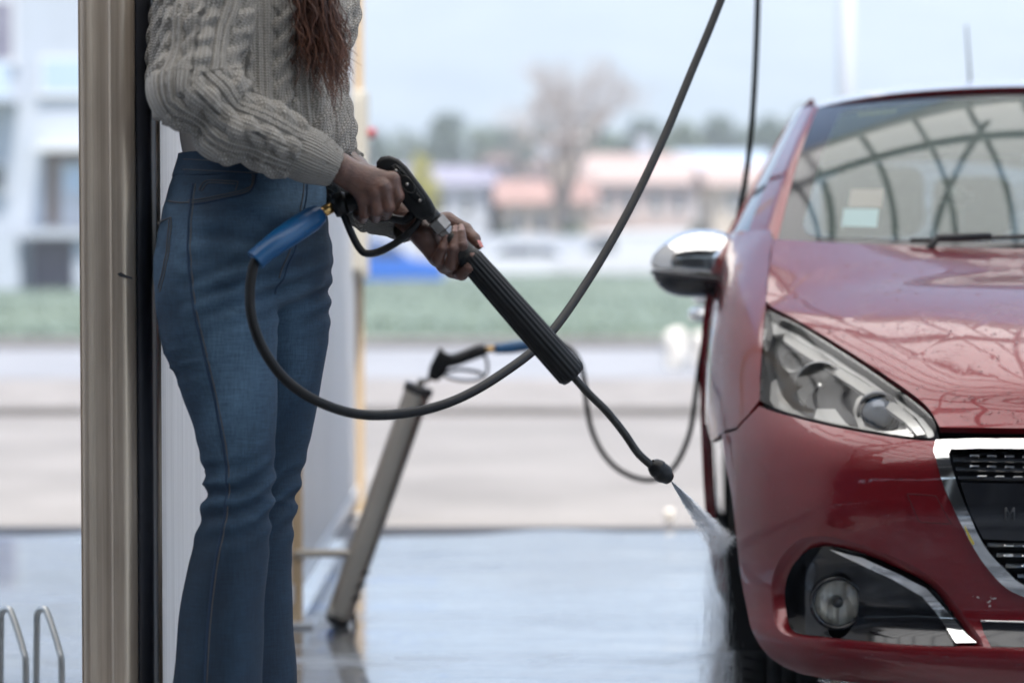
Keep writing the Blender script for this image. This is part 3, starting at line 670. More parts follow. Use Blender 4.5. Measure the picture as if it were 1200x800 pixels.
# ---- fog lamp pockets
def fogset(fx):
    def put(name, V, F, m, par, N=None):
        if fx: V, F = flipx((V, F)); N = None if N is None else N * np.array((-1, 1, 1))
        return link(name, V, F, m, par, True, N)
    from functools import reduce
    ring_o = spl(FOGO, 120, True); ring_i = spl(FOG, 120, True)
    def arc(P):                                            # same start, even spacing
        d = np.concatenate([[0], np.cumsum(np.hypot(np.diff(P[:, 0]) * .17, np.diff(P[:, 1])))]); t = np.linspace(0, d[-1], 121)[:-1]; return np.column_stack([np.interp(t, d, P[:, 0]), np.interp(t, d, P[:, 1])])
    ro, ri = np.array(resample(FOGO, .012)), np.array(resample(FOG, .012))
    rows = []
    for o in ro:
        j = np.argmin(((ri[:, 0] - o[0]) * .17) ** 2 + (ri[:, 1] - o[1]) ** 2); i_ = ri[j]; rows.append([sp(*o, -.001)[0], sp(*(o * .5 + i_ * .5), -.005)[0], sp(*i_, -.018)[0]])
    rows.append(rows[0]); V, F = gridmesh(rows, False); bz = put('pocket_surround', V, F, M_paint, car)
    def dep(u, z): return -.018 - .030 * np.clip((u - 1.5) / 1.2, 0, 1)
    P, F, N = skin(shell, shell_n, FOG, [[(2.95 + .262 * math.cos(t), .337 + .0455 * math.sin(t)) for t in np.linspace(0, 2 * math.pi, 25)[:-1]]], .02, 0, 0, offfn=dep); pk = put('fog_lamp_pocket', P, F, M_black, car, N)
    n = len(FOG); V = np.concatenate([[sp(u, z, -.016)[0] for u, z in FOG], [sp(u, z, float(dep(u, z)) - .002)[0] for u, z in FOG]]); put('pocket_wall', V, [(i, (i + 1) % n, n + (i + 1) % n, n + i) for i in range(n)], M_black, pk)
    CH = [(2.96,.449),(2.521,.4365),(2.139,.410),(1.837,.3815),(1.674,.346),(1.46,.300),(1.36,.285),(1.54,.283),(1.712,.328),(1.881,.365),(2.186,.397),(2.573,.425)]
    P, F, N = skin(shell, shell_n, CH, (), .012, -.004, .02); put('chrome_blade', P, F, M_chrome, pk, N)
    WED = [(2.55,.33),(2.2,.355),(1.95,.33),(1.8,.295),(2.2,.298),(2.5,.305)]
    P, F, N = skin(shell, shell_n, WED, (), .015, -.034, .012); put('pocket_wedge', P, F, M_black, pk, N)
    c = sp(2.95, .337, -.036)[0]; ax = np.array((.02, 1, 0))
    V, F = lathe([(.056, .03), (.056, -.004), (.052, -.012), (.0465, -.010), (.0455, .004)], 36, c, ax); fl = put('fog_lamp_bezel', V, F, M_black, pk)
    V, F = lathe([(.003, .034), (.018, .031), (.032, .021), (.042, .006), (.0452, -.001)], 36, c, ax); put('fog_reflector', V, F, M_facet, pk)
    V, F = lathe([(.0, -.012), (.016, -.0115), (.032, -.009), (.0455, -.003)], 36, c, ax)
    if np.cross(V[F[40][1]] - V[F[40][0]], V[F[40][2]] - V[F[40][0]]).dot(ax) > 0: F = [q[::-1] for q in F]
    put('fog_lens', V, F, M_lens, pk)
    V, F = lathe([(.0, -.004), (.010, -.003), (.0115, .004), (.0115, .03)], 16, c, ax); put('fog_bulb_cap', V, F, M_lampgrey, pk)
M_facet = mat('facetted_reflector', (.95, .92, .85), .2, .15)
def facet(m):
    vo = nd(m, 'ShaderNodeTexVoronoi'); vo.inputs['Scale'].default_value = 60; ln(m, coords(m, 'Object', (1, .2, .35)), vo.inputs['Vector']); bump(m, vo.outputs['Distance'], 1.0, .02)
facet(M_facet)
fogset(False); fogset(True)

# ---- grille
def gsk(outer, off, rim, step=.014):
    return skin_sym(shell, shell_n, outer, (), step, off, rim)
half = GO + GI[::-1]
P, F, N = gsk(half, .007, .03); gf = cp('grille_frame', P, F, N, M_chrome)
inner = [(u, z) for u, z in GI]; P, F, N = gsk(inner, -.045, 0, .03); cp('grille_back', P, F, N, INF, gf)
def half_w(z): 
    zs = [.366,.374,.398,.424,.47,.537,.602,.645,.654]; us = [0,.6,.966,1.112,1.298,1.451,1.575,1.64,1.62]; return float(np.interp(z, zs, us))
for z in (.642, .622, .603, .470, .450, .430, .410, .392):
    uw = half_w(z) - .015; us = np.linspace(0, uw, 24)
    a = [sp(u, z + .004, -.014)[0] for u in us]; b = [sp(u, z + .004, -.032)[0] for u in us]; c = [sp(u, z - .004, -.032)[0] for u in us]; d = [sp(u, z - .004, -.014)[0] for u in us]
    V, F = mirror_x(gridmesh([a, b, c, d, a], True)); sl_ = link('slat', V, F, M_black, gf)
    for k, u in enumerate(np.arange(.10 if int(z * 1000) % 2 else .17, uw - .08, .155)):
        for s_ in (1, -1):
            p = sp(u, z, -.012)[0]; V, F = box((p[0] * s_ - .009, p[1] - .002, z + .0005), (p[0] * s_ + .009, p[1] + .006, z + .0045), .001); link('chrome_dash', V, F, M_chrome, sl_, False)
PLT = [(0,.594),(.6,.594),(1.1,.594),(1.535,.594),(1.43,.53),(1.32,.482),(.6,.480),(0,.480)]
P, F, N = gsk(PLT, -.008, .02); pl = cp('plate_carrier', P, F, N, M_black, gf)
c = sp(1.10, .535, -.0065)[0]; st = [((-.008, -.012), (-.008, .012)), ((-.008, .012), (0, -.003)), ((0, -.003), (.008, .012)), ((.008, .012), (.008, -.012))]
gv = []
for (a, b), (a2, b2) in st: gv.append(tube([c + np.array((a, 0, b)), c + np.array((a2, -.001, b2))], .0016, 6))
V, F = join(*gv); link('raised_letter', V, F, mat('dull_letter', (.035, .036, .04), .5), pl)
# lower slot between the fog pockets
P, F, N = gsk([(max(u, 0), z) for u, z in LIP], .0015, .016); cp('lower_trim', P, F, N, M_black)
V = [sp(u, .3225, .004)[0] for u in np.linspace(0, 1.33, 20)]; V = [p * np.array((-1, 1, 1)) for p in V[:0:-1]] + V; link('trim_line', *tube(V, .0022, 6), M_chrome, car)
TOW = [(2.035,.569),(1.75,.567),(1.60,.513),(1.90,.515)]
tow = np.array([sp(a[0] + (b[0] - a[0]) * t, a[1] + (b[1] - a[1]) * t, .0002)[0] for a, b in zip(TOW, TOW[1:] + TOW[:1]) for t in np.linspace(0, 1, 14)[:-1]]); tow = np.concatenate([tow, tow[:1]]); V, F = tube(tow, .0007, 5, False); link('tow_cover_gap', V, F, mat('dark_red_gap', (.03, .002, .003), .6), car)
# under-edge water drops
M_water = mat('water_drop', (1, 1, 1), .02, 0, IOR=1.33, Transmission_Weight=1.0)
dv = []
for i in range(70):
    u = rng.uniform(.2, 3.4); r_ = rng.uniform(.0018, .0042); p = sp(u, .181, 0)[0]
    dv.append(lathe([(.0002, -2.6 * r_), (.7 * r_, -1.8 * r_), (r_, -.9 * r_), (.75 * r_, 0), (.3 * r_, .7 * r_)], 8, p + np.array((0, .004, .0)), (0, 0, 1)))
for i in range(160):
    u = rng.uniform(.3, 4.4); z = rng.choice([rng.uniform(.2, .275), rng.uniform(.3, .62)], p=[.7, .3]); r_ = rng.uniform(.0010, .0026)
    if inpoly(np.array([[u, z]]), FOGO)[0] or inpoly(np.array([[u, z]]), GO)[0] or inpoly(np.array([[u, z]]), LIP)[0]: continue
    p = sp(u, z)[0]; nn_ = shell_n(np.array([u]), np.array([z]))[0]; dv.append(lathe([(r_, -.0002), (.8 * r_, .5 * r_), (.35 * r_, .8 * r_), (.0001, .85 * r_)], 7, p, nn_))
V, F = join(*dv); o = link('water_drops', V, F, M_water, car); o['kind'] = 'stuff'

M_chipw = mat('pale_primer', (.55, .50, .48), .7); M_yelmark = mat('grille_yellow', (.55, .42, .04), .5)
cg = []
for i in range(9):
    u0, z0, r_ = 1.30 + rng.normal(0, .05), .362 + rng.normal(0, .012), rng.uniform(.0008, .0028)
    if inpoly(np.array([[u0, z0]]), GO)[0] or inpoly(np.array([[u0, z0]]), LIP)[0]: continue
    an_ = np.sort(rng.uniform(0, 6.28, 7)); cg.append((np.array([sp(u0 + r_ * math.cos(a_) * rng.uniform(.6, 1.2) / .17, z0 + r_ * math.sin(a_) * rng.uniform(.6, 1.3), .0006)[0] for a_ in an_]), [tuple(range(7))]))
o = link('paint_chips', *join(*cg), M_chipw, bmp, False); o['kind'] = 'stuff'
V = [sp(u, z, .0078)[0] for u, z in ((1.475, .512), (1.465, .506), (1.425, .490), (1.395, .478), (1.405, .474), (1.44, .486), (1.46, .497), (1.482, .508))]; link('yellow_mark', V, [tuple(range(8))], M_yelmark, gf, False)  # small flat yellow patch on the grille frame

# ---- windscreen
def scr(a, b):
    """a 0 centre .. 1 edge, b 0 base .. 1 top"""
    a = np.atleast_1d(np.asarray(a, float)); b = np.atleast_1d(np.asarray(b, float)) + 0 * a; a0 = a; a = np.abs(a)
    hwid = .685 + (.560 - .685) * b; yc = .985 + (1.60 - .985) * b; zc = 1.035 + (1.452 - 1.035) * b + .035 * np.sin(np.pi * b)
    return np.column_stack([-hwid * a0, yc + .135 * a ** 2.2, zc - .028 * a ** 2.4 * b + .02 * a ** 2 * (1 - b)])
scr_n = nrm(scr, -1)
SO = [(0, 0), (1, 0), (1, .5), (1, 1), (.5, 1), (0, 1)]
def rr(x0, x1, y0, y1, r):
    return [(x0, y0), (x1 - r, y0), (x1 - .3 * r, y0 + .3 * r), (x1, y0 + r), (x1 - .015, .5), (x1 - .04, y1 - r), (x1 - .04 - .3 * r, y1 - .3 * r), (x1 - .04 - r, y1), (x0, y1)]
SI = rr(0, .925, .055, .94, .06)
P, F, N = skin_sym(scr, scr_n, SI, (), .05, .001, 0, sx=.65); wsg = cp('windscreen', P, F, N, M_glass)
P, F, N = skin_sym(scr, scr_n, [(0, .055)] + SI[1:-1] + [(0, .94), (0, 1), (.5, 1), (1, 1), (1, .5), (1, -.02), (.5, -.02), (0, -.02)], (), .04, .0, .004, sx=.65); cp('screen_border', P, F, N, M_black, wsg)
M_tape = mat('sticker_pale_blue', (.50, .58, .68), .6); M_tape2 = mat('sticker_pink', (.42, .27, .26), .6); M_yel = mat('sticker_yellow', (.42, .33, .10), .6)
def decal(name, a0, a1, b0, b1, m):
    A_ = [[scr(a, b)[0] - scr_n(np.array([a]), np.array([b]))[0] * .002 for b in np.linspace(b0, b1, 4)] for a in np.linspace(a0, a1, 4)]
    V, F = gridmesh(A_, False); return link(name, V, F, m, wsg, False)
decal('toll_sticker', .775, .655, .215, .31, M_tape2); decal('permit_sticker', .79, .665, .115, .205, M_tape)
for k in range(9):
    a = .80 - k * .018
    decal('yellow_mark', a, a - .012, .845 + (.01 if k % 3 else 0), .885 - (.008 if k % 2 else 0), M_yel)
# wipers
for a0, a1, b0, b1 in ((.55, .05, .03, .065), (-.10, -.62, .03, .06)):
    f_ = lambda a, b: scr(abs(a), b)[0] * np.array((1 if a >= 0 else -1, 1, 1)) + np.array((0, -.012, .012))
    pts = [f_(a0 + (a1 - a0) * t, b0 + (b1 - b0) * t) for t in np.linspace(0, 1, 12)]
    wp = link('wiper', *tube(pts, .0055, 8), M_matt, car); p = f_(a0 - .04, .0)
    link('wiper_arm', *tube([p + np.array((0, -.01, -.03)), pts[2] + np.array((0, -.006, .006)), pts[6] + np.array((0, -.004, .008))], [.010, .009, .005], 8), M_matt, wp)
# cowl
A_ = [[scr(a, -.01)[0] + np.array((0, -.0, -.012)) for a in np.linspace(0, 1, 20)], [np.array(A)[-1][int(round(v * 40))] + np.array((0, -.03, -.022)) for v in np.linspace(0, 1, 20)]]
V, F = mirror_x(gridmesh(A_, True)); link('cowl', V, F, M_matt, car)

# ---- body side: x of the skin at (y, z)
SY = np.array([1.25, 1.6, 2.0, 2.5, 2.9, 3.25, 3.6, 3.85, 3.97])
SZ = np.array([.16, .22, .31, .42, .56, .70, .82, .92, 1.00, 1.06, 1.20, 1.32, 1.42, 1.47])
SX = np.array([-.78, -.812, -.83, -.842, -.850, -.854, -.852, -.842, -.825, -.800, -.725, -.660, -.600, -.53])
TAP = np.array([0, 0, .0, .0, .003, .015, .06, .13, .20])
def side(y, z):
    y = np.atleast_1d(np.asarray(y, float)); z = np.atleast_1d(np.asarray(z, float)) + 0 * y
    zi = spl(np.column_stack([SZ, SX]), 200); x = np.interp(z, zi[:, 0], zi[:, 1])
    x = x + .012 * np.exp(-((z - .50) / .09) ** 2) * np.clip((y - 1.4) * 3, 0, 1) * np.clip((3.2 - y) * 3, 0, 1)
    up_ = np.clip((z - 1.0) / .45, 0, 1)
    return np.column_stack([x + np.interp(y, SY, TAP) + up_ * .05 * np.clip((y - 2.6) / 1.2, 0, 1), y, z])
side_n = nrm(side, 1)
def sidepanel(name, outer, holes, m, fx, rim=.012, off=0., parent=None, step=.045):
    P, F, N = skin(side, side_n, outer, holes, step, off, rim, sx=1., weld_u0=False)
    if fx: P, F = flipx((P, F)); N = N * np.array((-1, 1, 1))
    return link(name, P, F, m, parent or car, True, N)
WF = [(1.50, 1.035), (2.16, 1.035), (2.16, 1.375), (1.98, 1.375), (1.72, 1.20)]
WR = [(2.27, 1.035), (2.98, 1.055), (2.90, 1.32), (2.75, 1.37), (2.27, 1.375)]
WQ = [(3.06, 1.07), (3.30, 1.10), (3.16, 1.26), (3.02, 1.31)]
rarch = [(3.32 + .34 * math.cos(t), .31 + .34 * math.sin(t)) for t in np.linspace(math.pi + .25, -.25, 18)]
for fx in (False, True):
    d1 = sidepanel('front_door', [(1.262, .235), (2.215, .235), (2.215, 1.02), (2.215, 1.40), (1.96, 1.40), (1.66, 1.19), (1.40, 1.035), (1.262, 1.0)], [WF], M_paint, fx)
    sidepanel('side_window', WF, (), M_dglass, fx, .003, -.006, d1)
    d2 = sidepanel('rear_door', [(2.225, .235), (2.95, .235), (2.99, .45), (3.04, .70), (3.05, 1.0), (2.97, 1.34), (2.78, 1.40), (2.225, 1.40)], [WR], M_paint, fx)
    sidepanel('side_window', WR, (), M_dglass, fx, .003, -.006, d2)
    qp = sidepanel('rear_quarter', [(2.985, 1.34), (3.06, 1.0), (3.05, .70), (3.0, .45)] + rarch[1:-1] + [(3.70, .24), (3.96, .30), (3.97, .6), (3.96, .95), (3.80, 1.15), (3.55, 1.40), (3.2, 1.42), (2.8, 1.425), (2.8, 1.407)], [WQ], M_paint, fx)
    sidepanel('quarter_window', WQ, (), M_dglass, fx, .003, -.006, qp)
    sidepanel('sill', [(1.20, .17), (2.97, .17), (2.97, .228), (1.20, .228)], (), M_matt, fx)
    sidepanel('drip_rail', [(1.965, 1.41), (2.22, 1.415), (2.78, 1.42), (2.78, 1.455), (2.2, 1.458), (1.92, 1.45)], (), M_paint, fx)
    for y, z, par in ((2.05, .865, d1), (2.86, .895, d2)):
        p = side(y, z)[0]; s_ = -1 if fx else 1
        V = [p + np.array((0.004, -.085, 0)), p + np.array((-.028, -.07, .002)), p + np.array((-.042, -.03, .004)), p + np.array((-.044, .03, .005)), p + np.array((-.03, .075, .005)), p + np.array((.004, .09, .004))]
        g = tube(spl(V, 24), .0135, 10, True, (1.25, .8)); 
        if fx: g = flipx(g)
        link('door_handle', g[0], g[1], M_chrome, par)
    # A-pillar: between screen edge and drip rail
    bs = np.linspace(-.03, 1, 24); e1 = np.array([scr(1., b)[0] for b in bs]); e1n = np.array([scr(.985, b)[0] for b in bs])
    rl = spl(np.array([(1.33, 1.045), (1.50, 1.10), (1.68, 1.217), (1.84, 1.328), (1.965, 1.414)]), 24); e2 = np.array([side(a, b)[0] for a, b in rl])
    mid = (e1 + e2) / 2 + np.array((-.012, -.012, .012)); mid2 = e1 * .75 + e2 * .25 + np.array((-.006, -.010, .008)); mid3 = e1 * .25 + e2 * .75 + np.array((-.014, -.006, .012))
    e0 = e2 + np.array((-.006, .012, .004)); e9 = e2 + np.array((.006, .03, -.004))
    g = gridmesh([e1 + np.array((.004, .004, -.006)), e1 + np.array((-.002, -.004, .003)), mid2, mid], False); g2 = gridmesh([mid + np.array((.001, .001, -.001)), mid3, e0, e9], False)
    if fx: g = flipx(g); g2 = flipx(g2)
    link('window_frame', g2[0], g2[1], M_black, car)
    link('a_pillar', g[0], g[1], M_paint, car)
# roof
ys = np.linspace(0, 1, 30); A_ = []
for t in ys:
    row = []
    for v in np.linspace(0, 1, 16):
        f0 = scr(v, 1.)[0]; yb = 3.42 - .10 * v ** 2; fr_ = f0[1] + (yb - f0[1]) * t; cz = f0[2] + .088 * math.sin(math.pi * min(1, t * .9 + .05)) * (1 - .35 * v ** 2) - .075 * t ** 2.2
        xe = np.interp(fr_, [1.6, 1.9, 2.4, 2.9, 3.5], [-.562, -.575, -.575, -.565, -.52]); row.append((xe * v, fr_, cz - .012 * v ** 6))
    A_.append(row)
V, F = mirror_x(gridmesh(A_, True)); rf = link('roof', V, F, M_paint, car)
V = np.array(A_)[:, :, :] - np.array((0, 0, .03)); g = mirror_x(gridmesh(V, False)); link('headliner', g[0], g[1], mat('headliner', (.36, .36, .36), .9), rf)
link('front_header', *mirror_x(gridmesh([[np.array(A_[0][i]) for i in range(16)], [np.array(A_[0][i]) + np.array((0, .02, -.035)) for i in range(16)]], False)), M_paint, rf)
g = gridmesh([[np.array(r_[-1]) for r_ in A_], [np.array(r_[-1]) + np.array((-.03, 0, -.022)) for r_ in A_]], True); link('rail_edge', *g, M_paint, rf); link('rail_edge', *flipx(g), M_paint, rf)
aer = np.array((-.02, 3.05, 1.475)); V, F = tube([aer + np.array((0, 0, -.02)), aer + np.array((0, .03, .05)), aer + np.array((0, .20, .30))], [.012, .005, .0025], 8); link('aerial', V, F, M_matt, rf)
# tail
def tl(v, t):  # half tail panel
    z = .22 + .98 * t; e = side(3.96 if z < .98 else 3.96 - (z - .98) * .6, min(z, 1.2))[0]; return np.array((e[0] * v, e[1] + .05 * (1 - v ** 3) * (1 if z < .98 else .6), z))
V, F = mirror_x(gridmesh([[tl(v, t) for v in np.linspace(0, 1, 12)] for t in np.linspace(0, .84, 14)], False)); hatch = link('tailgate', V, F, M_paint, car)
rw0 = np.array([(-.60 * v, 3.90 - .10 * v ** 2, 1.04) for v in np.linspace(0, 1, 10)]); rw1 = np.array([(-.50 * v, 3.43 - .10 * v ** 2, 1.40) for v in np.linspace(0, 1, 10)])
V, F = mirror_x(gridmesh([rw0, (rw0 + rw1) / 2 + np.array((0, .03, .02)), rw1], False)); link('rear_window', V, F, M_glass, hatch)
for s_ in (-1, 1):
    V, F = box((s_ * .62 - .12, 3.93, .72), (s_ * .62 + .12, 4.0, .95), .03, 2); link('tail_lamp', V, F, mat('red_lamp', (.35, .01, .01), .15), car, False)
V, F = mirror_x(gridmesh([[(-.80 * v, 4.0 - .12 * v ** 4, z) for v in np.linspace(0, 1, 12)] for z in (.24, .36, .52, .56)], False)); link('rear_bumper', V, F, M_paint, car)
# under floor and interior
V, F = box((-.62, .25, .185), (.62, 3.8, .20)); link('floor_pan', V, F, INF, car, False)
V, F = box((-.50, .60, .2), (.50, .95, .80)); link('engine_bay', V, F, INF, car, False)
V, F = box((-.62, .99, .55), (.62, 1.50, .985), .05, 3); link('dashboard', V, F, M_dash, car)
V, F = box((-.60, 3.05, .80), (.60, 3.70, .90), .02); link('parcel_shelf', V, F, M_dash, car, False)
for s_ in (-1, 1):
    V, F = box((s_ * .69 - .02, 1.28, .25), (s_ * .69 + .02, 3.1, .96), .02); link('door_card', V, F, M_dash, car, False)
def seat(x, y, w_, name, hr=True):
    g1 = box((x - w_ / 2, y, .38), (x + w_ / 2, y + .50, .54), .05, 3); V, F = box((x - w_ / 2, -.06, 0), (x + w_ / 2, .08, .60), .05, 3); g2 = xf((V, F), (-.25, 0, 0), (0, y + .48, .48))
    V, F = join(g1, g2); s_ = link(name, V, F, M_seat, car)
    for hx in ([x] if w_ < .8 else [x - .36, x, x + .36]):
        h = link('headrest', *xf(box((hx - .125, -.05, 0), (hx + .125, .05, .20), .045, 3), (-.15, 0, 0), (0, y + .655, 1.09)), M_seat, s_)
        for d_ in (-.05, .05): link('headrest_rod', *tube([(hx + d_, y + .64, 1.02), (hx + d_, y + .66, 1.12)], .006, 6), M_chrome, s_)
seat(-.36, 1.62, .50, 'front_seat'); seat(.36, 1.62, .50, 'front_seat'); seat(0, 2.55, 1.18, 'rear_seat')
ang = np.linspace(0, 2 * math.pi, 33); pts = np.array([(.36 + .18 * math.cos(t), 1.42 + .06 * math.sin(t), .98 + .17 * math.sin(t)) for t in ang]); link('steering_wheel', *tube(pts, .014, 8, False), M_dash, car)
# phone holder on the screen: bracket with a thin stalk
p = scr(.36, .30)[0] + np.array((0, .06, -.02)); ph = link('phone_holder', *tube(spl(np.array([p + np.array((-.05, .01, .004)), p + np.array((-.02, 0, .012)), p, p + np.array((.03, .0, .006))]), 16), [.010 + .014 * math.sin(k / 15 * math.pi) for k in range(16)], 10), M_matt, car)
link('holder_stalk', *tube([p, p + np.array((.004, .01, -.10)), p + np.array((.008, .02, -.20))], .005, 8), M_matt, ph)

# ---- door mirrors
c0 = np.array((-.882, 1.30, 1.012))
def mir(X, Y, Z):
    x, y, z = X - c0[0], Y - c0[1], Z - c0[2]
    top = .086 - 3.4 * np.clip(-x + .015, 0, 1) ** 2 - 1.2 * np.clip(x - .05, 0, 1) ** 2; bot = -.086 + 2.2 * np.clip(-x - .01, 0, 1) ** 2
    k = np.sqrt((np.abs(x) / .108) ** 4 + (y / .085) ** 2); zz_ = np.where(z > 0, z / np.maximum(top, .02), z / np.minimum(bot, -.02))
    return ((k ** 2 + zz_ ** 3) ** .5 - 1) * .07
lo_, hi_ = c0 - np.array((.14, .10, .12)), c0 + np.array((.14, .10, .12))
V1, F1 = net(lambda X, Y, Z: np.maximum(mir(X, Y, Z), -(Z - c0[2] + .020 + .10 * (X - c0[0]))), lo_, hi_, .006); V1 = lap(V1, F1, 2)
V2, F2 = net(lambda X, Y, Z: np.maximum(mir(X, Y, Z) + .004, (Z - c0[2] + .022 + .10 * (X - c0[0]))), lo_, hi_, .006); V2 = lap(V2, F2, 2)
V3, F3 = net(lambda X, Y, Z: np.maximum(mir(X, Y, Z) - .001, np.abs(Z - c0[2] + .030 + .10 * (X - c0[0])) - .006), lo_, hi_, .004)
F1, F2, F3 = ([tuple(int(i) for i in q) for q in f] for f in (F1, F2, F3))
for fx in (False, True):
    T = (lambda g: flipx(g)) if fx else (lambda g: g)
    arm = T(tube(spl(np.array([(-.80, 1.36, .985), (-.84, 1.345, .985), (-.88, 1.33, .995)]), 8), [.035, .03, .03], 12, True, (.7, 1.2))); mr = link('door_mirror', arm[0], arm[1], M_black, car)
    g = T((V1, F1)); link('mirror_cap', g[0], g[1], M_chrome, mr); g = T((V2, F2)); link('mirror_base', g[0], g[1], M_black, mr); g = T((V3, F3)); link('indicator_strip', g[0], g[1], M_lampgrey, mr)

# ---- wheels
def wheel(x, y, sgn, fr_=False):
    c = np.array((x, y, .31)); ax = (sgn, 0, 0)
    pr = [(.205, -.088), (.235, -.098), (.272, -.101), (.296, -.094), (.306, -.080), (.3095, -.06), (.3095, -.036), (.302, -.034), (.302, -.028), (.3095, -.026), (.3095, -.004), (.302, -.002), (.302, .004), (.3095, .006), (.3095, .028), (.302, .03), (.302, .036), (.3095, .038), (.3095, .06), (.306, .080), (.296, .094), (.272, .101), (.235, .098), (.205, .088)]
    V, F = lathe(pr, 72, c, ax); wh = link('wheel', V, F, M_rub, car)
    gr = []
    if fr_:
        for k in range(60):
            t = 2 * math.pi * k / 60
            for d0_, d1_ in ((-.082, -.042), (.042, .082)):
                a = c + np.array((sgn * d0_, -.3078 * math.sin(t), -.3078 * math.cos(t))); t2 = t + .035; b = c + np.array((sgn * d1_, -.3092 * math.sin(t2), -.3092 * math.cos(t2)))
                gr.append(tube([a, b], .0022, 4))
        V, F = join(*gr); o = link('tread_sipes', V, F, INF, wh); o['kind'] = 'stuff'
    V, F = lathe([(.205, .085), (.200, .06), (.185, .045), (.17, .03), (.12, .02), (.05, .02), (.0, .02)], 48, c, ax); link('brake_disc', V, F, M_lampgrey, wh)
    V, F = lathe([(.214, .086), (.216, .094), (.208, .098), (.196, .090), (.192, .06)], 48, c, ax); rim_ = link('rim', V, F, M_alloy, wh)
    for k in range(5):
        t = 2 * math.pi * k / 5 + .3; e1 = np.array((0, math.cos(t), math.sin(t))); A0 = c + np.array((sgn * .075, 0, 0)) + e1 * .02; A1 = c + np.array((sgn * .088, 0, 0)) + e1 * .20
        V, F = tube([A0, (A0 + A1) / 2 + np.array((sgn * .004, 0, 0)), A1], [.03, .024, .03], 8, True, (1, .45), up=np.cross(e1, (1, 0, 0))); link('spoke', V, F, M_alloy, rim_)
    V, F = lathe([(.0, .092), (.02, .091), (.034, .084), (.036, .06)], 20, c, ax); link('hub_cap', V, F, M_alloy, rim_)
wheel(-.685, .80, -1, True); wheel(.685, .80, 1); wheel(-.70, 3.32, -1); wheel(.70, 3.32, 1)
for y in (.80, 3.32):
    for s_ in (-1, 1):
        th_ = np.linspace(math.pi + .35, -.35, 24); o_ = np.array([(s_ * .80, y + .352 * math.cos(t), .31 + .352 * math.sin(t)) for t in th_]); i_ = o_ - np.array((s_ * .26, 0, 0))
        V, F = gridmesh([o_, i_], s_ > 0); link('wheel_arch_liner', V, F, INF, car)
# ------------------------------------------------------------------ the person washing the car
PB = (W(285, 400, 4.08)[0], 4.08, .12)
per = thing('person', 'person in grey cable knit jumper and flared blue jeans aiming a spray lance', 'person', PB)
M_skin = mat('skin', (.105, .052, .036), .36, 0, Subsurface_Weight=.08, Subsurface_Radius=(.01, .004, .002))
def skinm(m):
    v = coords(m); ln(m, ramp(m, noise(m, 60, 5, .6, v), [(.3, (.070, .032, .022)), (.7, (.140, .066, .045))]), bsdf(m).inputs['Base Color'])
    p = bump(m, noise(m, 420, 3, .6, v), .3, .0014); bump(m, noise(m, 1, 4, .65, coords(m, 'Object', (120, 120, 330), (.0, .7, .0))), .5, .003, p)
skinm(M_skin)
M_denim = mat('denim', (.05, .10, .18), .85, 0, Sheen_Weight=.0)
def denim(m):
    v = coords(m); a = nd(m, 'ShaderNodeAttribute', attribute_name='wear'); sx = nd(m, 'ShaderNodeSeparateXYZ'); ln(m, a.outputs['Vector'], sx.inputs[0])
    big = noise(m, 7, 4, .6, v); slub = noise(m, 1, 3, .6, coords(m, 'Object', (400, 400, 26))); slub2 = noise(m, 1, 3, .6, coords(m, 'Object', (34, 34, 440)))
    c = ramp(m, mth(m, 'ADD', mth(m, 'MULTIPLY', big, .45), mth(m, 'MULTIPLY', sx.outputs[0], .75)), [(.12, (.0036, .0115, .025)), (.45, (.0092, .029, .057)), (.95, (.090, .165, .25))])
    c = mixc(m, .45, c, mixc(m, 1., c, ramp(m, mth(m, 'ADD', mth(m, 'MULTIPLY', slub, .5), mth(m, 'MULTIPLY', slub2, .5)), [(.34, (.30, .31, .34)), (.68, (2.2, 2.1, 2.0))]), 'MULTIPLY'))
    ln(m, c, bsdf(m).inputs['Base Color']); p = bump(m, slub, .25, .0015); bump(m, slub2, .2, .0012, p)
denim(M_denim)
M_knit = mat('grey_wool_knit', (.30, .29, .27), .95, 0, Sheen_Weight=.08, Sheen_Roughness=.6)
def knit(m):
    a = nd(m, 'ShaderNodeAttribute', attribute_name='knit'); sx = nd(m, 'ShaderNodeSeparateXYZ'); ln(m, a.outputs['Vector'], sx.inputs[0])
    u, t, rib = sx.outputs
    # V shaped stitches: zig-zag across, columns along
    cu = mth(m, 'MULTIPLY', u, 1 / .0055); tri = mth(m, 'ABSOLUTE', mth(m, 'SUBTRACT', mth(m, 'FRACT', cu), .5))
    row = mth(m, 'SINE', mth(m, 'MULTIPLY', mth(m, 'ADD', t, mth(m, 'MULTIPLY', tri, .005)), 2 * math.pi / .0046))
    colm = mth(m, 'SINE', mth(m, 'MULTIPLY', u, 2 * math.pi / .0055)); rb = mth(m, 'SINE', mth(m, 'MULTIPLY', u, 2 * math.pi / .0062))
    h = mth(m, 'ADD', mth(m, 'MULTIPLY', row, .5), mth(m, 'MULTIPLY', colm, .4)); h = mth(m, 'ADD', mth(m, 'MULTIPLY', h, mth(m, 'SUBTRACT', 1., rib)), mth(m, 'MULTIPLY', mth(m, 'ADD', mth(m, 'MULTIPLY', rb, 1.6), mth(m, 'MULTIPLY', row, .3)), rib))
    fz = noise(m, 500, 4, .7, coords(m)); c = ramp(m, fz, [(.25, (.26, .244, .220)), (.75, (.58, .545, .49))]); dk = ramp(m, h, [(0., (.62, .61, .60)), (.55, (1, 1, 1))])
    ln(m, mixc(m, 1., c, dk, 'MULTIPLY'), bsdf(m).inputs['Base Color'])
    p = bump(m, h, .8, .0022); bump(m, fz, .5, .003, p)
knit(M_knit)
M_shirt = mottled('beige_jersey', (.36, .315, .27), (.44, .39, .34), 40, .9, bs=.3, bscale=300, bd=.002)
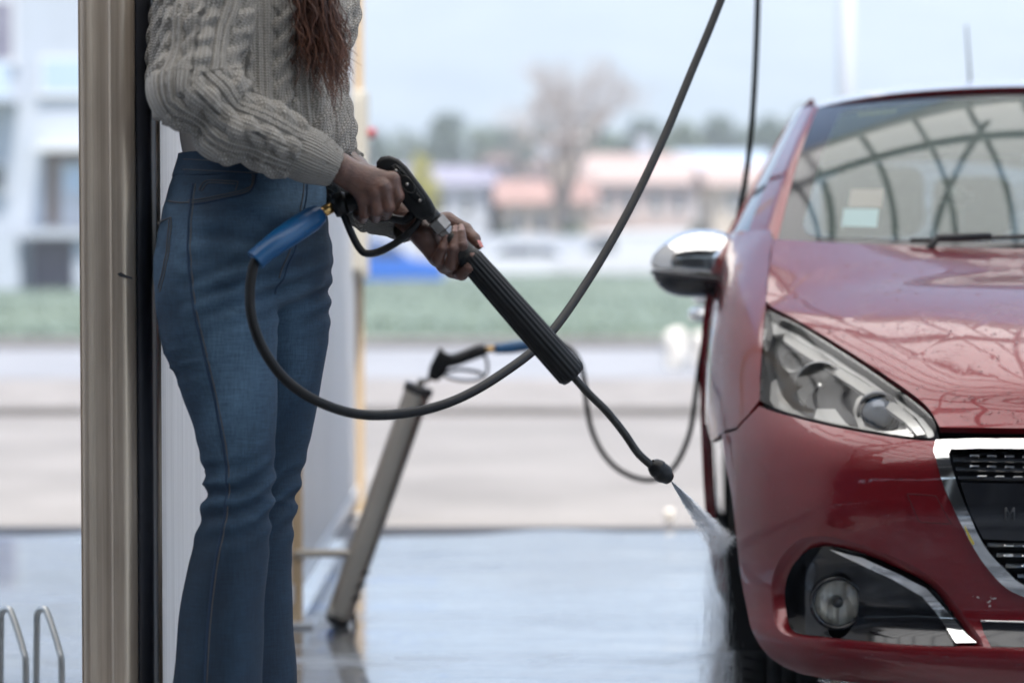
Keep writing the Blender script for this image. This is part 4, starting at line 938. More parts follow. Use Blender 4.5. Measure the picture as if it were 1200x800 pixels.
M_hair = mat('brown_hair', (.06, .02, .012), .35, 0, Specular_IOR_Level=.6)
def hairm(m):
    a = nd(m, 'ShaderNodeAttribute', attribute_name='hair'); sx = nd(m, 'ShaderNodeSeparateXYZ'); ln(m, a.outputs['Vector'], sx.inputs[0])
    c = ramp(m, mth(m, 'ADD', mth(m, 'MULTIPLY', sx.outputs[0], .7), mth(m, 'MULTIPLY', sx.outputs[1], .4)), [(.15, (.018, .008, .007)), (.5, (.058, .022, .014)), (1., (.23, .098, .056))]); ln(m, c, bsdf(m).inputs['Base Color'])
hairm(M_hair)
def ex(px, py, Y): return W(px, py, Y)
def st(py, c, hwid, Y, b=None):
    p = W(c, py, Y); a = hwid / S(Y); return (p[2], p[0], Y, a, b if b else a)
# ---- jeans
YN, YF = 4.005, 4.165
near_leg = [st(250, 272, 70, YN, .085), st(300, 262, 75, YN, .100), st(340, 255, 72.5, YN, .102), st(400, 257, 68, YN, .096), st(450, 267, 58.5, YN, .085), st(500, 275, 49, YN, .074), st(540, 279, 43, YN, .066), st(572, 280, 40, YN, .061), st(600, 277, 41, YN, .062), st(650, 269, 45.5, YN, .068), st(700, 262, 49, YN, .073), st(750, 258, 51, YN, .077), st(800, 255, 53, YN, .080), st(912, 250, 57, YN, .086)]
far_leg = [st(250, 318, 60, YF, .085), st(300, 320, 66, YF, .098), st(340, 320, 67, YF, .098), st(400, 319, 66, YF, .094), st(450, 319, 58, YF, .084), st(500, 316, 50, YF, .073), st(540, 314, 44, YF, .065), st(580, 311, 39, YF, .060), st(612, 306, 38.5, YF, .062), st(650, 300, 43, YF, .068), st(700, 296, 46, YF, .073), st(800, 298, 50, YF, .080), st(898, 300, 54, YF, .086)]
pelvis = [st(182, 293, 82, 4.085, .128), st(205, 292, 88, 4.085, .140), st(235, 288, 93, 4.085, .155), st(270, 285, 98, 4.085, .166), st(310, 284, 101.5, 4.085, .170), st(335, 284, 92, 4.085, .145), st(355, 286, 60, 4.085, .09), st(372, 288, 25, 4.085, .03)]
zt = W(293, 182, 4.085)[2]
def jeans_f(X, Y, Z):
    d = smin(loft(X, Y, Z, near_leg), loft(X, Y, Z, far_leg), .012)
    return smin(d, loft(X, Y, Z, pelvis), .035)
def jw(V, N):
    """wrinkles, creases and the wear they leave"""
    x, y, z = V.T; px = 600 + x * FPX / y; py = 298 + (CAMZ - z) * FPX / y
    d = np.zeros(len(V)); g = lambda a, b, c: np.exp(-((a - b) / c) ** 2)
    back = np.clip(-N[:, 0] * 1.4 + .2, 0, 1); front = np.clip(N[:, 0] * 1.4 + .2, 0, 1)
    rid = lambda t: (1 - np.abs(np.sin(t))) ** 2.2 - .25                     # sharp folds, soft valleys
    am = .55 + .45 * np.sin(py * .071 + x * 9 + 1.)
    d += .0036 * back * am * g(py, 432, 40) * rid(py * .115 + x * 22 + np.sin(py * .045) * 1.1); d += .0048 * back * g(py, 574, 22) * rid(py * .15 + x * 14 + np.sin(py * .09))
    d += .0042 * front * am * g(py, 598, 26) * rid(py * .095 - x * 26)
    d += .0042 * g(py, 585, 45) * np.sin((py + px * .5) * .22 + np.sin(px * .06) * 1.5)
    d += .0026 * g(py, 275, 55) * (1 - .7 * back) * (1 - .6 * front) * np.sin((py - px * .25) * .20 + np.sin(px * .05) * 1.3) + .0034 * (1 - back) * g(py, 340, 40) * np.sin((py + px * .35) * .26)
    d += .0060 * g(px - (py - 600) * -.12, 290, 22) * np.clip((py - 610) / 120, 0, 1) * .8 - .006 * g(px + (py - 600) * .06, 262, 14) * np.clip((py - 640) / 120, 0, 1)
    d += .0016 * np.sin(px * .11 + py * .03) * np.sin(py * .045 + 1)
    wear = .25 + .52 * g(px, 268 + (py - 400) * .05, 36) * g(py, 440, 110) + .30 * g(px, 345, 26) * g(py, 400, 90) + .25 * g(px, 300, 22) * g(py, 330, 50) + .45 * front * g(py, 230, 40) + .22 * g(py, 300, 60) * back + 26 * np.clip(d, -.004, .006) - .16 * np.clip((py - 540) / 120, 0, 1)
    return d, np.clip(wear, 0, 1)
lo_ = (W(170, 400, 4.0)[0], 3.86, .125); hi_ = (W(400, 400, 4.2)[0], 4.30, zt + .008)
V, F = net(jeans_f, lo_, hi_, .0048); V = lap(V, F, 2, .5); N = vnormals(V, F); d, wr = jw(V, N); V = V + N * d[:, None]
jn = link('jeans', V, F, M_denim, per); setattr_vec(jn, 'wear', np.column_stack([wr, wr, wr]))
_ys = np.linspace(3.75, 4.3, 560)
def onsurf(fn, px, py, lift=.0012, disp=None):
    P = np.array([W(px, py, y) for y in _ys]); v = fn(P[:, 0], P[:, 1], P[:, 2]); k = np.argmax(v < 0)
    p = P[k]; e = 1e-3; g = np.array([float(fn(*(p + e * np.eye(3)[i])) - fn(*(p - e * np.eye(3)[i]))) for i in range(3)]); g /= np.linalg.norm(g) + 1e-9
    dd = 0. if disp is None else float(disp(p[None], g[None])[0][0])
    return p + g * (lift + dd)
M_stitch = mat('denim_stitch', (.085, .078, .075), .9); M_seam = mat('denim_seam', (.012, .03, .065), .9)
def stitch(name, pts, r_, m, n=40, lift=.001):
    P = [onsurf(jeans_f, a, b, lift, jw) for a, b in spl(np.array(pts, float), n)]; P = np.array(P); P[1:-1] = (P[:-2] + 2 * P[1:-1] + P[2:]) / 4; link(name, *tube(P, r_, 6), m, jn)
stitch('side_seam', [(226, 215), (222, 250), (221, 300), (227, 360), (243, 430), (258, 500), (266, 560), (262, 610), (252, 660), (244, 720), (239, 800), (236, 880)], .0022, M_seam, 110, .0002)
stitch('side_stitching', [(229, 215), (225, 250), (224, 300), (230, 360), (246, 430), (261, 500), (269, 560), (265, 610), (255, 660), (247, 720), (242, 800)], .0009, M_stitch, 100, .0004)
for off in (0, 3): stitch('pocket_stitching', [(221, 238 - off), (250, 234 - off), (275, 229 - off), (291, 223 - off), (297 - off * .5, 214), (298 - off * .8, 203)], .0009, M_stitch)
stitch('pocket_edge', [(221, 240), (250, 236), (275, 231), (292, 225), (299, 215), (300, 203)], .0016, M_seam, 40, .0004)
for pts in ([(233, 223), (236, 216), (243, 211), (262, 212), (279, 213)], [(279, 213), (278, 218), (276, 224)], [(236, 224), (240, 217), (246, 214), (262, 215), (276, 216)]): stitch('coin_pocket_stitching', pts, .0009, M_stitch, 20)
for pts in ([(184, 262), (192, 258), (201, 255)], [(201, 255), (199, 280), (195, 310), (188, 342)], [(198, 258), (196, 280), (192, 310), (186, 338)]): stitch('back_pocket_stitching', pts, .0010, M_stitch, 24)
stitch('fly_stitching', [(357, 212), (355, 230), (351, 252), (345, 275), (336, 300), (326, 325)], .0010, M_stitch, 40); stitch('fly_seam', [(361, 212), (359, 232), (355, 255), (349, 280), (340, 306), (329, 330), (323, 345)], .0018, M_seam, 40, .0002)
stitch('yoke_seam', [(198, 236), (210, 238), (224, 237)], .0012, M_stitch, 20)
# waistband with loops
def band_f(X, Y, Z):
    tilt = Z - (zt - .018) + .10 * (X - W(293, 182, 4.085)[0]) * 0
    return np.maximum(jeans_f(X, Y, np.minimum(Z, zt - .003)) - .0016, np.abs(tilt) - .021)
V, F = net(band_f, (lo_[0], 3.9, zt - .05), (hi_[0], 4.27, zt + .012), .0035); V = lap(V, F, 1); wb = link('waistband', V, F, M_denim, jn); setattr_vec(wb, 'wear', np.tile([.28, 0, 0], (len(V), 1)))
for px in (306, 352):
    p0 = onsurf(band_f, px, 186, .003); p1 = onsurf(band_f, px, 206, .003); pm = (p0 + p1) / 2 + np.array((0, -.003, 0))
    g = tube(spl(np.array([p0 + np.array((0, .004, .002)), p0, pm, p1, p1 + np.array((0, .004, -.003))]), 14), .0055, 8, True, (1, .35), up=(1, 0, 0)); o = link('belt_loop', *g, M_denim, jn); setattr_vec(o, 'wear', np.tile([.45, 0, 0], (len(g[0]), 1)))
for off in (198.5, 186.5): 
    P = np.array([onsurf(band_f, a, off + (a - 214) * .05, .0005) for a in np.linspace(215, 350, 30)]); link('waistband_stitching', *tube(P, .0008, 5), M_stitch, jn)
# ---- undershirt
sh = [st(190, 293, 76, 4.085, .120), st(165, 292, 80, 4.085, .125), st(130, 291, 82, 4.085, .13), st(90, 290, 84, 4.085, .135), st(60, 290, 80, 4.085, .13)]
V, F = net(lambda X, Y, Z: loft(X, Y, Z, sh), (W(190, 0, 4.0)[0], 3.9, 1.17), (W(395, 0, 4.2)[0], 4.27, 1.40), .006); link('undershirt', lap(V, F, 2), F, M_shirt, per)
# ---- jumper
FACE = R(-24)
tor = [st(178, 300, 0, 4.085), st(150, 299, 0, 4.085), st(110, 294, 0, 4.085), st(60, 291, 0, 4.085), st(10, 291, 0, 4.085), st(-30, 292, 0, 4.085), st(-60, 295, 0, 4.083), st(-82, 300, 0, 4.08)]
ab = [(.152, .190), (.157, .196), (.153, .194), (.150, .190), (.142, .188), (.118, .190), (.085, .155), (.055, .07)]
tor = [(q[0], q[1], q[2], a, b) for q, (a, b) in zip(tor, ab)]
RA = [ex(262, -42, 3.945), ex(240, 40, 3.90), ex(229, 104, 3.868), ex(268, 142, 3.866), ex(318, 164, 3.872), ex(360, 182, 3.885), ex(386, 194, 3.897)]; RR = [.064, .062, .064, .055, .048, .042, .0365]
LA = [ex(325, -42, 4.225), ex(338, 60, 4.255), ex(352, 152, 4.25), ex(400, 212, 4.17), ex(445, 246, 4.085), ex(474, 262, 4.035)]; LR = [.062, .060, .056, .046, .039, .034]
zh = W(300, 172, 4.085)[2]; XC = tor[2][1]
def hem(X, Y): return zh + .052 * np.clip((XC - X) / .15, -1.3, 1.2) + .012 * np.sin((Y - 4.08) * 22)
def torso_f(X, Y, Z):
    d = loft(X, Y, Z, tor, FACE)
    d = smin(d, ell(X, Y, Z, ex(345, 10, 4.02), (.085, .085, .085)), .06); return smin(d, ell(X, Y, Z, ex(362, 12, 4.16), (.085, .085, .085)), .06)
def arms_f(X, Y, Z): return np.minimum(chain(X, Y, Z, RA, RR, .02), chain(X, Y, Z, LA, LR, .02))
rax = (RA[-1] - RA[-2]) / np.linalg.norm(RA[-1] - RA[-2]); lax = (LA[-1] - LA[-2]) / np.linalg.norm(LA[-1] - LA[-2])
def jump_f(X, Y, Z):
    t = torso_f(X, Y, Z); hz = hem(X, Y); t1 = np.maximum(t, hz - Z); t1 = np.maximum(t1, -np.maximum(t + .011, Z - hz - .10))
    r = chain(X, Y, Z, RA, RR, .02); l = chain(X, Y, Z, LA, LR, .02)
    for P_, ax_, q in ((RA, rax, 'r'), (LA, lax, 'l')):
        s_ = (X - P_[-1][0]) * ax_[0] + (Y - P_[-1][1]) * ax_[1] + (Z - P_[-1][2]) * ax_[2]; e = P_[-1]; far = (np.abs(X - e[0]) < .09) & (np.abs(Y - e[1]) < .09) & (np.abs(Z - e[2]) < .09)
        v = r if q == 'r' else l; c_ = np.maximum(v, s_ - .012); c_ = np.maximum(c_, -np.maximum(v + .0055, -s_ - .03)); v = np.where(far, c_, v)
        if q == 'r': r = v
        else: l = v
    return smin(t1, np.minimum(r, l), .03)
def arm_uv(V, P_):
    P_ = np.array(P_); best = np.full(len(V), 9.); u = np.zeros(len(V)); t = np.zeros(len(V)); L0 = 0.; refd = np.array((0, 1., 0))
    for i in range(len(P_) - 1):
        a, b = P_[i], P_[i + 1]; d = b - a; L = np.linalg.norm(d); d /= L; k = np.clip((V - a) @ d, 0 if i else -.1, L); q = V - a - k[:, None] * d; r_ = np.linalg.norm(q, axis=1)
        e1 = refd - d * refd.dot(d); e1 /= np.linalg.norm(e1); e2 = np.cross(d, e1); an = np.arctan2(q @ e2, q @ e1)
        m = r_ < best; best[m] = r_[m]; u[m] = an[m] * .052; t[m] = L0 + k[m]; L0 += L
    return best, u, t, L0
def cable(u, t, per_):
    x = ((u / per_) % 1 - .5) * per_; col_ = np.floor(u / per_); ph = col_ * 1.7; g = lambda d, w_: np.sqrt(np.maximum(0, 1 - (d / w_) ** 2)); c1 = .0095 * np.sin(2 * math.pi * t / .070 + ph)
    cr = np.cos(2 * math.pi * t / .070 + ph); a = g(x - c1, .0120) * (1 + .35 * cr); b = g(x + c1, .0120) * (1 - .35 * cr)
    return .0096 * np.maximum(a, b) + .0052 * g(np.abs(x) - per_ * .415, .0052) - .0045
lo_ = (W(168, 0, 4.0)[0], 3.78, 1.02); hi_ = (W(500, 0, 4.1)[0], 4.36, 1.60)
V, F = net(jump_f, lo_, hi_, .0037); V = lap(V, F, 1, .5); N = vnormals(V, F)
rb_, ru, rt, rL = arm_uv(V, RA); lb_, lu, lt, lL = arm_uv(V, LA); cl = lambda P_: np.concatenate([[0], np.cumsum(np.linalg.norm(np.diff(np.array(P_), axis=0), axis=1))]); rrad = np.interp(rt, cl(RA), RR); lrad = np.interp(lt, cl(LA), LR)
tv = torso_f(*V.T); isr = (rb_ - rrad < .012) & (rb_ - rrad < tv + .004) & (rb_ - rrad < lb_ - lrad); isl = (lb_ - lrad < .012) & (lb_ - lrad < tv + .004) & ~isr
th_ = np.arctan2(V[:, 1] - 4.085, V[:, 0] - XC); U = np.where(isr, ru, np.where(isl, lu, th_ * .165)); T = np.where(isr, rt, np.where(isl, lt, V[:, 2]))
rib = np.where(isr, np.clip((rt - rL + .062) / .006, 0, 1), np.where(isl, np.clip((lt - lL + .07) / .006, 0, 1), np.clip((hem(V[:, 0], V[:, 1]) + .050 - V[:, 2]) / .006, 0, 1)))
blend = np.clip((np.minimum(np.abs(rb_ - rrad - tv), .02)) / .012, .25, 1)
d = cable(U, T, np.where(isr | isl, .0653, .074)) * (1 - rib) * np.where(isr | isl | True, blend, 1)
# folds: gathers in the crook of the elbow, soft vertical drapes on the body
pyv = 298 + (CAMZ - V[:, 2]) * FPX / V[:, 1]; pxv = 600 + V[:, 0] * FPX / V[:, 1]
d += np.where(isr, .007 * np.exp(-((rt - .29) / .07) ** 2) * np.sin(rt * 70 + ru * 16), 0) + np.where(~isr & ~isl, .0065 * np.sin(th_ * 9 + 1.3 + (V[:, 2] - 1.2) * 3) * np.clip((1.47 - V[:, 2]) / .2, 0, 1) * (1 - .5 * rib), 0)
d += np.where(isr, .006 * np.exp(-((rt - .10) / .08) ** 2) * np.sin(rt * 42 + ru * 30 + 1), 0)
d += np.where(rib > .5, -.002, 0)
V = V + N * d[:, None]
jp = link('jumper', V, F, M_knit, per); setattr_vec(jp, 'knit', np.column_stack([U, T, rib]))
# ---- body: head, neck, trunk, arms, hands (one skin)
hc = ex(316, -196, 4.07); fd = np.array((math.cos(FACE), math.sin(FACE), 0)); sdv = np.array((-fd[1], fd[0], 0))
def hp(f, s_, u_): return hc + fd * f + sdv * s_ + np.array((0, 0, u_))
def body_f(X, Y, Z):
    d = ell(X, Y, Z, hp(-.01, 0, .02), (.098, .075, .105), FACE); d = smin(d, ell(X, Y, Z, hp(.025, 0, -.045), (.068, .058, .075), FACE), .03)
    d = smin(d, rc(X, Y, Z, hp(.085, 0, .012), hp(.104, 0, -.022), .010, .013), .012); d = smin(d, rc(X, Y, Z, hp(.084, -.018, -.055), hp(.084, .018, -.055), .008, .008), .008); d = smin(d, rc(X, Y, Z, hp(.080, -.014, -.067), hp(.080, .014, -.067), .008, .008), .006)
    for s_ in (-1, 1):
        d = np.maximum(d, -ell(X, Y, Z, hp(.096, .031 * s_, .012), (.016, .018, .011), FACE)); d = smin(d, ell(X, Y, Z, hp(.080, .031 * s_, .012), (.013, .013, .012), FACE), .002)
        d = smin(d, ell(X, Y, Z, hp(-.005, .074 * s_, -.005), (.020, .010, .030), FACE), .006)
    nb = ex(298, -72, 4.085); d = smin(d, rc(X, Y, Z, nb + np.array((-.01, 0, -.03)), hp(-.015, 0, -.05), .058, .048), .03)
    d = smin(d, rc(X, Y, Z, RA[0], LA[0], .045, .045), .04); d = smin(d, rc(X, Y, Z, ex(292, -20, 4.085), ex(292, 160, 4.085), .10, .085), .05)
    d = smin(d, chain(X, Y, Z, RA[:3] + [RW_], [.048, .040, .036, .024], .01), .02); d = smin(d, chain(X, Y, Z, LA[:3] + [LW_], [.048, .040, .036, .024], .01), .02)
    for lg, y in ((near_leg, YN), (far_leg, YF)):
        d = smin(d, rc(X, Y, Z, (lg[2][1], y, lg[2][0]), (lg[7][1], y, lg[7][0]), .065, .038), .04); d = smin(d, rc(X, Y, Z, (lg[7][1], y, lg[7][0]), (lg[-1][1], y, .21), .038, .032), .02)
    return d
RW_, LW_ = ex(398, 197, 3.905), ex(486, 262, 4.01)
V1, F1 = net(body_f, (W(180, 0, 4.0)[0], 3.8, .18), (W(505, 0, 4.1)[0], 4.36, 1.90), .0075); V1 = lap(V1, F1, 1)
HY = 3.955                                     # depth of the gun's handle
def hand(wr, mc, fingers, thumb, heel, k=.006):
    def f(X, Y, Z):
        d = None
        for m_ in mc:
            q = rc(X, Y, Z, wr, m_, .0180, .0118); d = q if d is None else smin(d, q, .009)
        for m_ in mc: d = smin(d, ell(X, Y, Z, m_ + np.array((0, -.0012, .0006)), (.0128, .0128, .0128)), .004)
        for a, b, ra, rb in heel: d = smin(d, rc(X, Y, Z, a, b, ra, rb), .010)
        fs = None
        for P_, r_ in fingers:
            q = chain(X, Y, Z, P_, r_, .003); fs = q if fs is None else smin(fs, q, .0015)
        d = smin(d, fs, k); return smin(d, chain(X, Y, Z, *thumb, .004), .006)
    return f
E3 = lambda px, py, dy, y0: W(px, py, y0 + dy)
r = lambda px, py, dy: E3(px, py, dy, HY)
mcR = [r(459, 211, -.030), r(449, 220, -.040), r(438, 226, -.041), r(426, 230, -.036)]
fgR = [([mcR[0], r(466, 230, -.030), r(462, 240, -.004), r(452, 236, .016)], [.0125, .0105, .0092, .0078]), ([mcR[1], r(455, 242, -.036), r(452, 251, -.006), r(442, 243, .016)], [.0125, .0108, .0093, .0078]),
       ([mcR[2], r(442, 247, -.036), r(440, 255, -.006), r(431, 248, .015)], [.0120, .0102, .0089, .0075]), ([mcR[3], r(427, 250, -.030), r(425, 256, -.004), r(418, 250, .013)], [.0112, .0092, .008, .007])]
thR = ([r(405, 202, .004), r(424, 200, .024), r(443, 204, .036), r(456, 214, .030)], [.016, .0135, .0115, .0085])
hR = hand(r(398, 197, -.048), mcR, fgR, thR, [(RW_, r(410, 205, -.038), .0235, .021), (r(405, 205, -.03), r(424, 222, -.022), .019, .013)])
V2, F2 = net(hR, (W(380, 0, 3.9)[0], 3.86, W(0, 285, 3.9)[2]), (W(485, 0, 4.0)[0], 4.03, W(0, 165, 3.9)[2]), .0017)
LY = 3.985
l = lambda px, py, dy: E3(px, py, dy, LY)
mcL = [l(513, 303, .004), l(521, 311, .012), l(530, 316, .018), l(538, 318, .022)]
fgL = [([mcL[0], l(513, 304, -.016), l(519, 291, -.031), l(524, 274, -.028)], [.012, .0098, .0082, .0066]), ([mcL[1], l(529, 310, -.018), l(532, 291, -.034), l(533, 269, -.027)], [.0125, .0104, .0090, .0070]),
       ([mcL[2], l(542, 304, -.016), l(542, 287, -.033), l(540, 268, -.026)], [.0125, .0104, .0089, .0070]), ([mcL[3], l(541, 321, -.010), l(550, 313, -.028), l(552, 300, -.030)], [.0125, .0106, .0094, .0075])]
thL = ([l(500, 262, .018), l(524, 258, .032), l(545, 269, .028), l(556, 280, .014), l(561, 288, .006)], [.017, .0135, .0115, .0098, .0065])
hL = hand(l(488, 264, .012), mcL, fgL, thL, [(LW_, l(500, 275, .008), .023, .022), (l(498, 274, .0), l(510, 296, .0), .020, .0155), (l(505, 268, .020), l(530, 300, .030), .016, .014)])
V3, F3 = net(hL, (W(465, 0, 3.95)[0], 3.92, W(0, 340, 3.95)[2]), (W(580, 0, 4.0)[0], 4.06, W(0, 235, 3.95)[2]), .0017)
V2, V3 = lap(V2, F2, 1, .4), lap(V3, F3, 1, .4); n1, n2 = len(V1), len(V2)
bod = link('body', np.concatenate([V1, V2, V3]), np.concatenate([F1, F2 + n1, F3 + n1 + n2]), M_skin, per)
M_nail = mat('pale_nail', (.30, .17, .14), .2, 0, Coat_Weight=.6); M_rednail = mat('red_nail', (.28, .03, .025), .2, 0, Coat_Weight=.8)
def nail(a, b, out_, m, w_=.0052, ln_=.008):
    ax_ = (b - a) / np.linalg.norm(b - a); o_ = out_ - ax_ * out_.dot(ax_); o_ /= np.linalg.norm(o_); s_ = np.cross(ax_, o_); rows = []
    for u_ in np.linspace(-1, 1, 7):
        rows.append([b + ax_ * (v_ * ln_ * (1 - .25 * u_ * u_)) + s_ * u_ * w_ * (1 - .15 * v_) + o_ * (.0072 - .0026 * u_ * u_ - .0012 * v_) for v_ in np.linspace(-.6, .85, 6)])
    link('fingernail', *gridmesh(rows), m, bod)
for P_, _ in fgL[:3]: nail(P_[2], P_[3], np.array((.25, -1, .15)), M_nail)
nail(fgL[3][0][2], fgL[3][0][3], np.array((.6, -1, 0)), M_nail); nail(thL[0][3], thL[0][4], np.array((.9, -.6, .4)), M_rednail, .006, .011)
# eyes and lips are out of the picture but the face has them
M_eye = mat('eye', (.7, .68, .65), .1); M_iris = mat('iris', (.04, .02, .012), .1); M_lip = mat('lips', (.20, .06, .055), .4)
for s_ in (-1, 1):
    V, F = lathe([(.0, .0125), (.006, .011), (.0105, .006), (.0125, 0), (.0105, -.006)], 16, hp(.079, .031 * s_, .012), fd); e_ = link('eye', V, F, M_eye, bod)
    V, F = lathe([(.0, .0134), (.003, .0131), (.0055, .0118)], 12, hp(.079, .031 * s_, .012), fd); link('iris', V, F, M_iris, e_)
V, F = tube([hp(.086, -.022, -.060), hp(.0925, 0, -.059), hp(.086, .022, -.060)], [.003, .0055, .003], 8); link('lips', V, F, M_lip, bod)
# ---- shoes
M_shoe = mat('dark_leather', (.03, .022, .018), .4); M_sole = mat('shoe_sole', (.02, .02, .02), .7)
for lg, y in ((near_leg, YN), (far_leg, YF)):
    x = lg[-1][1] - .03
    V, F = net(lambda X, Y, Z: np.maximum(smin(smin(rc(X, Y, Z, (x, y, .225), (x + .10, y - .02, .185), .040, .036), rc(X, Y, Z, (x + .08, y - .02, .185), (x + .185, y - .03, .168), .037, .026), .02), rc(X, Y, Z, (x, y, .21), (x + .02, y, .30), .040, .045), .02), .158 - Z), (x - .07, y - .09, .14), (x + .24, y + .07, .33), .006)
    sh_ = link('shoe', lap(V, F, 1), F, M_shoe, per)
    V, F = box((x - .04, y - .035, .121), (x + .03, y + .03, .175), .006); link('heel', V, F, M_sole, sh_, False)
    V, F = prism([(x + .03, -.03), (x + .12, -.055), (x + .20, -.05), (x + .215, -.03), (x + .20, 0), (x + .10, .02), (x + .03, .025)], .121, .160, lambda p, q, z: (p, y + q, z), .004); link('sole', V, F, M_sole, sh_, False)
# ---- hair
capV, capF = net(lambda X, Y, Z: np.maximum(np.maximum(ell(X, Y, Z, hp(-.022, 0, .028), (.108, .088, .112), FACE), -ell(X, Y, Z, hp(-.02, 0, .02), (.096, .074, .098), FACE)), ((X - hc[0]) * fd[0] + (Y - hc[1]) * fd[1] - .055 + .55 * (hc[2] + .06 - Z))), hc - .15, hc + .16, .007)
hr = link('hair', lap(capV, capF, 1), capF, M_hair, per); setattr_vec(hr, 'hair', np.tile([.25, .2, 0], (len(capV), 1)))
gs, at_ = [], []
def strand(root, pts, r0, tone, wav):
    P_ = spl(np.array([root] + pts), 44); tt = np.linspace(0, 1, 44); ph = rng.uniform(0, 6.28); fq = rng.uniform(2.2, 4.0); am = wav * tt
    P_[:, 0] += am * np.sin(fq * 6.28 * tt + ph); P_[:, 1] += .6 * am * np.cos(fq * 6.28 * tt + ph * 1.3)
    rr_ = r0 * np.clip(1.15 - tt ** 3, .12, 1); g = tube(P_, rr_, 5); gs.append(g); at_.append(np.column_stack([np.repeat(tt * .9, 5), np.full(44 * 5, tone), np.zeros(44 * 5)]))
for i in range(430):
    t = rng.random(); lock = rng.integers(0, 9); bx = [350, 362, 372, 382, 390, 397, 403, 408, 342][lock] + rng.normal(0, 3.5); ey = [52, 78, 96, 60, 104, 112, 92, 76, 82][lock] + rng.normal(0, 14)
    if rng.random() < .12: bx, ey = rng.uniform(326, 372), rng.uniform(25, 88)
    dy = 3.925 + rng.normal(0, .016) + (404 - bx) * .0005
    root = hp(rng.uniform(-.02, .05), -.078 + rng.normal(0, .006), rng.uniform(-.03, .06))
    mx = 342 + (bx - 352) * .72
    strand(root, [ex(mx - 8, -95, 3.96 + rng.normal(0, .01)), ex(mx + rng.normal(0, 3), -20, dy), ex(mx + (bx - mx) * .55, ey * .5, dy - .004), ex(bx, ey, dy + .006)], rng.uniform(.0005, .0017), rng.random(), rng.uniform(.004, .014))
for i in range(110):
    root = hp(rng.uniform(-.10, -.02), rng.uniform(-.07, .08), rng.uniform(-.05, .03)); b_ = hp(rng.uniform(-.17, -.12), rng.uniform(-.11, .11), rng.uniform(-.34, -.22))
    strand(root, [(root + b_) / 2 + np.array((-.02, 0, 0)), b_], .0035, rng.random(), .006)
V, F = join(*gs); ho = link('hair_locks', V, F, M_hair, hr); setattr_vec(ho, 'hair', np.concatenate(at_)); ho['kind'] = 'stuff'
# ------------------------------------------------------------------ spray lance in the person's hands
M_gun = mottled('gun_plastic', (.003, .0033, .0036), (.009, .0093, .010), 40, .38, bs=.15, bscale=220, bd=.002, Specular_IOR_Level=.28); M_grip = mottled('ribbed_rubber', (.003, .0033, .0036), (.008, .0083, .009), 25, .45, bs=.1, bscale=150, bd=.002, Specular_IOR_Level=.28)
M_brass = mottled('brass', (.50, .30, .10), (.62, .40, .16), 40, .3, 1., bs=.1, bscale=200, bd=.001); M_steel2 = mottled('worn_steel', (.20, .19, .175), (.32, .30, .28), 40, .32, 1., bs=.2, bscale=200, bd=.001)
M_blue = mottled('blue_rubber', (.002, .055, .155), (.004, .078, .20), 20, .36, bs=.1, bscale=120, bd=.002); M_hose = mottled('black_hose', (.0025, .0025, .003), (.007, .007, .0075), 60, .5, bs=.25, bscale=300, bd=.001, Specular_IOR_Level=.28)
M_dkmetal = mottled('dark_metal', (.025, .024, .023), (.05, .048, .045), 40, .4, .7, bs=.15, bscale=200, bd=.001)
GY = HY
lan = thing('spray_lance', 'black pressure washer gun and lance held in both hands', 'spray lance', tuple(W(470, 225, GY)))
g = lambda px, py, dy=0.: W(px, py, GY + dy)
px2m = 1 / S(GY)
fr_ = lambda p, q, d: W(p, q, GY + d)
headp = [(441, 190), (446, 184), (456, 182), (467, 186), (477, 195), (493, 216), (506, 235), (511, 245), (509, 252), (502, 257), (492, 259), (483, 252), (470, 236), (456, 220), (446, 207), (441, 198)]
V, F = prism(headp, -.019, .019, fr_, .007, 3); gh = link('gun_head', V, F, M_gun, lan)
ins = [(456, 196), (463, 192), (470, 196), (486, 216), (497, 231), (499, 238), (493, 240), (484, 234), (470, 218), (459, 205)]
V, F = prism(ins, -.0225, -.0185, fr_, .0015, 2); link('side_plate', V, F, M_gun, gh)
el = [(477 + 12 * math.cos(t) * .62 - 6.5 * math.sin(t) * .78, 216 + 12 * math.cos(t) * .78 + 6.5 * math.sin(t) * .62) for t in np.linspace(0, 2 * math.pi, 24)]
link('embossed_oval', *tube([fr_(a, b, -.0232) for a, b in el], .0010, 6, False), M_dkmetal, gh)
for a, b, c, d_ in ((461, 196, 470, 205), (464, 194, 473, 203), (488, 226, 495, 235)): link('vent_rib', *tube([fr_(a, b, -.0228), fr_(c, d_, -.0228)], .0012, 6), M_dkmetal, gh)
for a, b in ((464, 200), (477, 216), (492, 235)): link('screw', *lathe([(.0, -.0015), (.0026, -.0012), (.003, .001)], 12, fr_(a, b, -.0228), (0, 1, 0)), M_steel2, gh)
hd_ = spl(np.array([g(394, 241), g(410, 237), g(430, 232), g(450, 226), g(470, 222), g(480, 222)]), 30); V, F = tube(hd_, [.0145, .017, .0165, .017, .017, .018], 16, True, (1.0, .95)); link('handle', V, F, M_gun, lan)
V, F = lathe([(.012, -.004), (.019, -.002), (.0205, .006), (.0205, .014), (.016, .02)], 20, g(393, 241), g(410, 237) - g(393, 241), True); link('handle_collar', V, F, M_gun, lan)
gp = spl(np.array([g(397, 234), g(403, 252), g(413, 276), g(422, 292), g(430, 297), g(444, 295), g(462, 286), g(478, 274), g(489, 262), g(493, 252)]), 60); V, F = tube(gp, .0085, 12, True, (1.25, .72), up=(0, 1, 0)); link('trigger_guard', V, F, M_gun, lan)
tp = spl(np.array([g(484, 250), g(474, 258), g(458, 256), g(440, 258)]), 20); V, F = tube(tp, [.008, .007, .006, .005], 10); link('trigger', V, F, M_gun, lan)
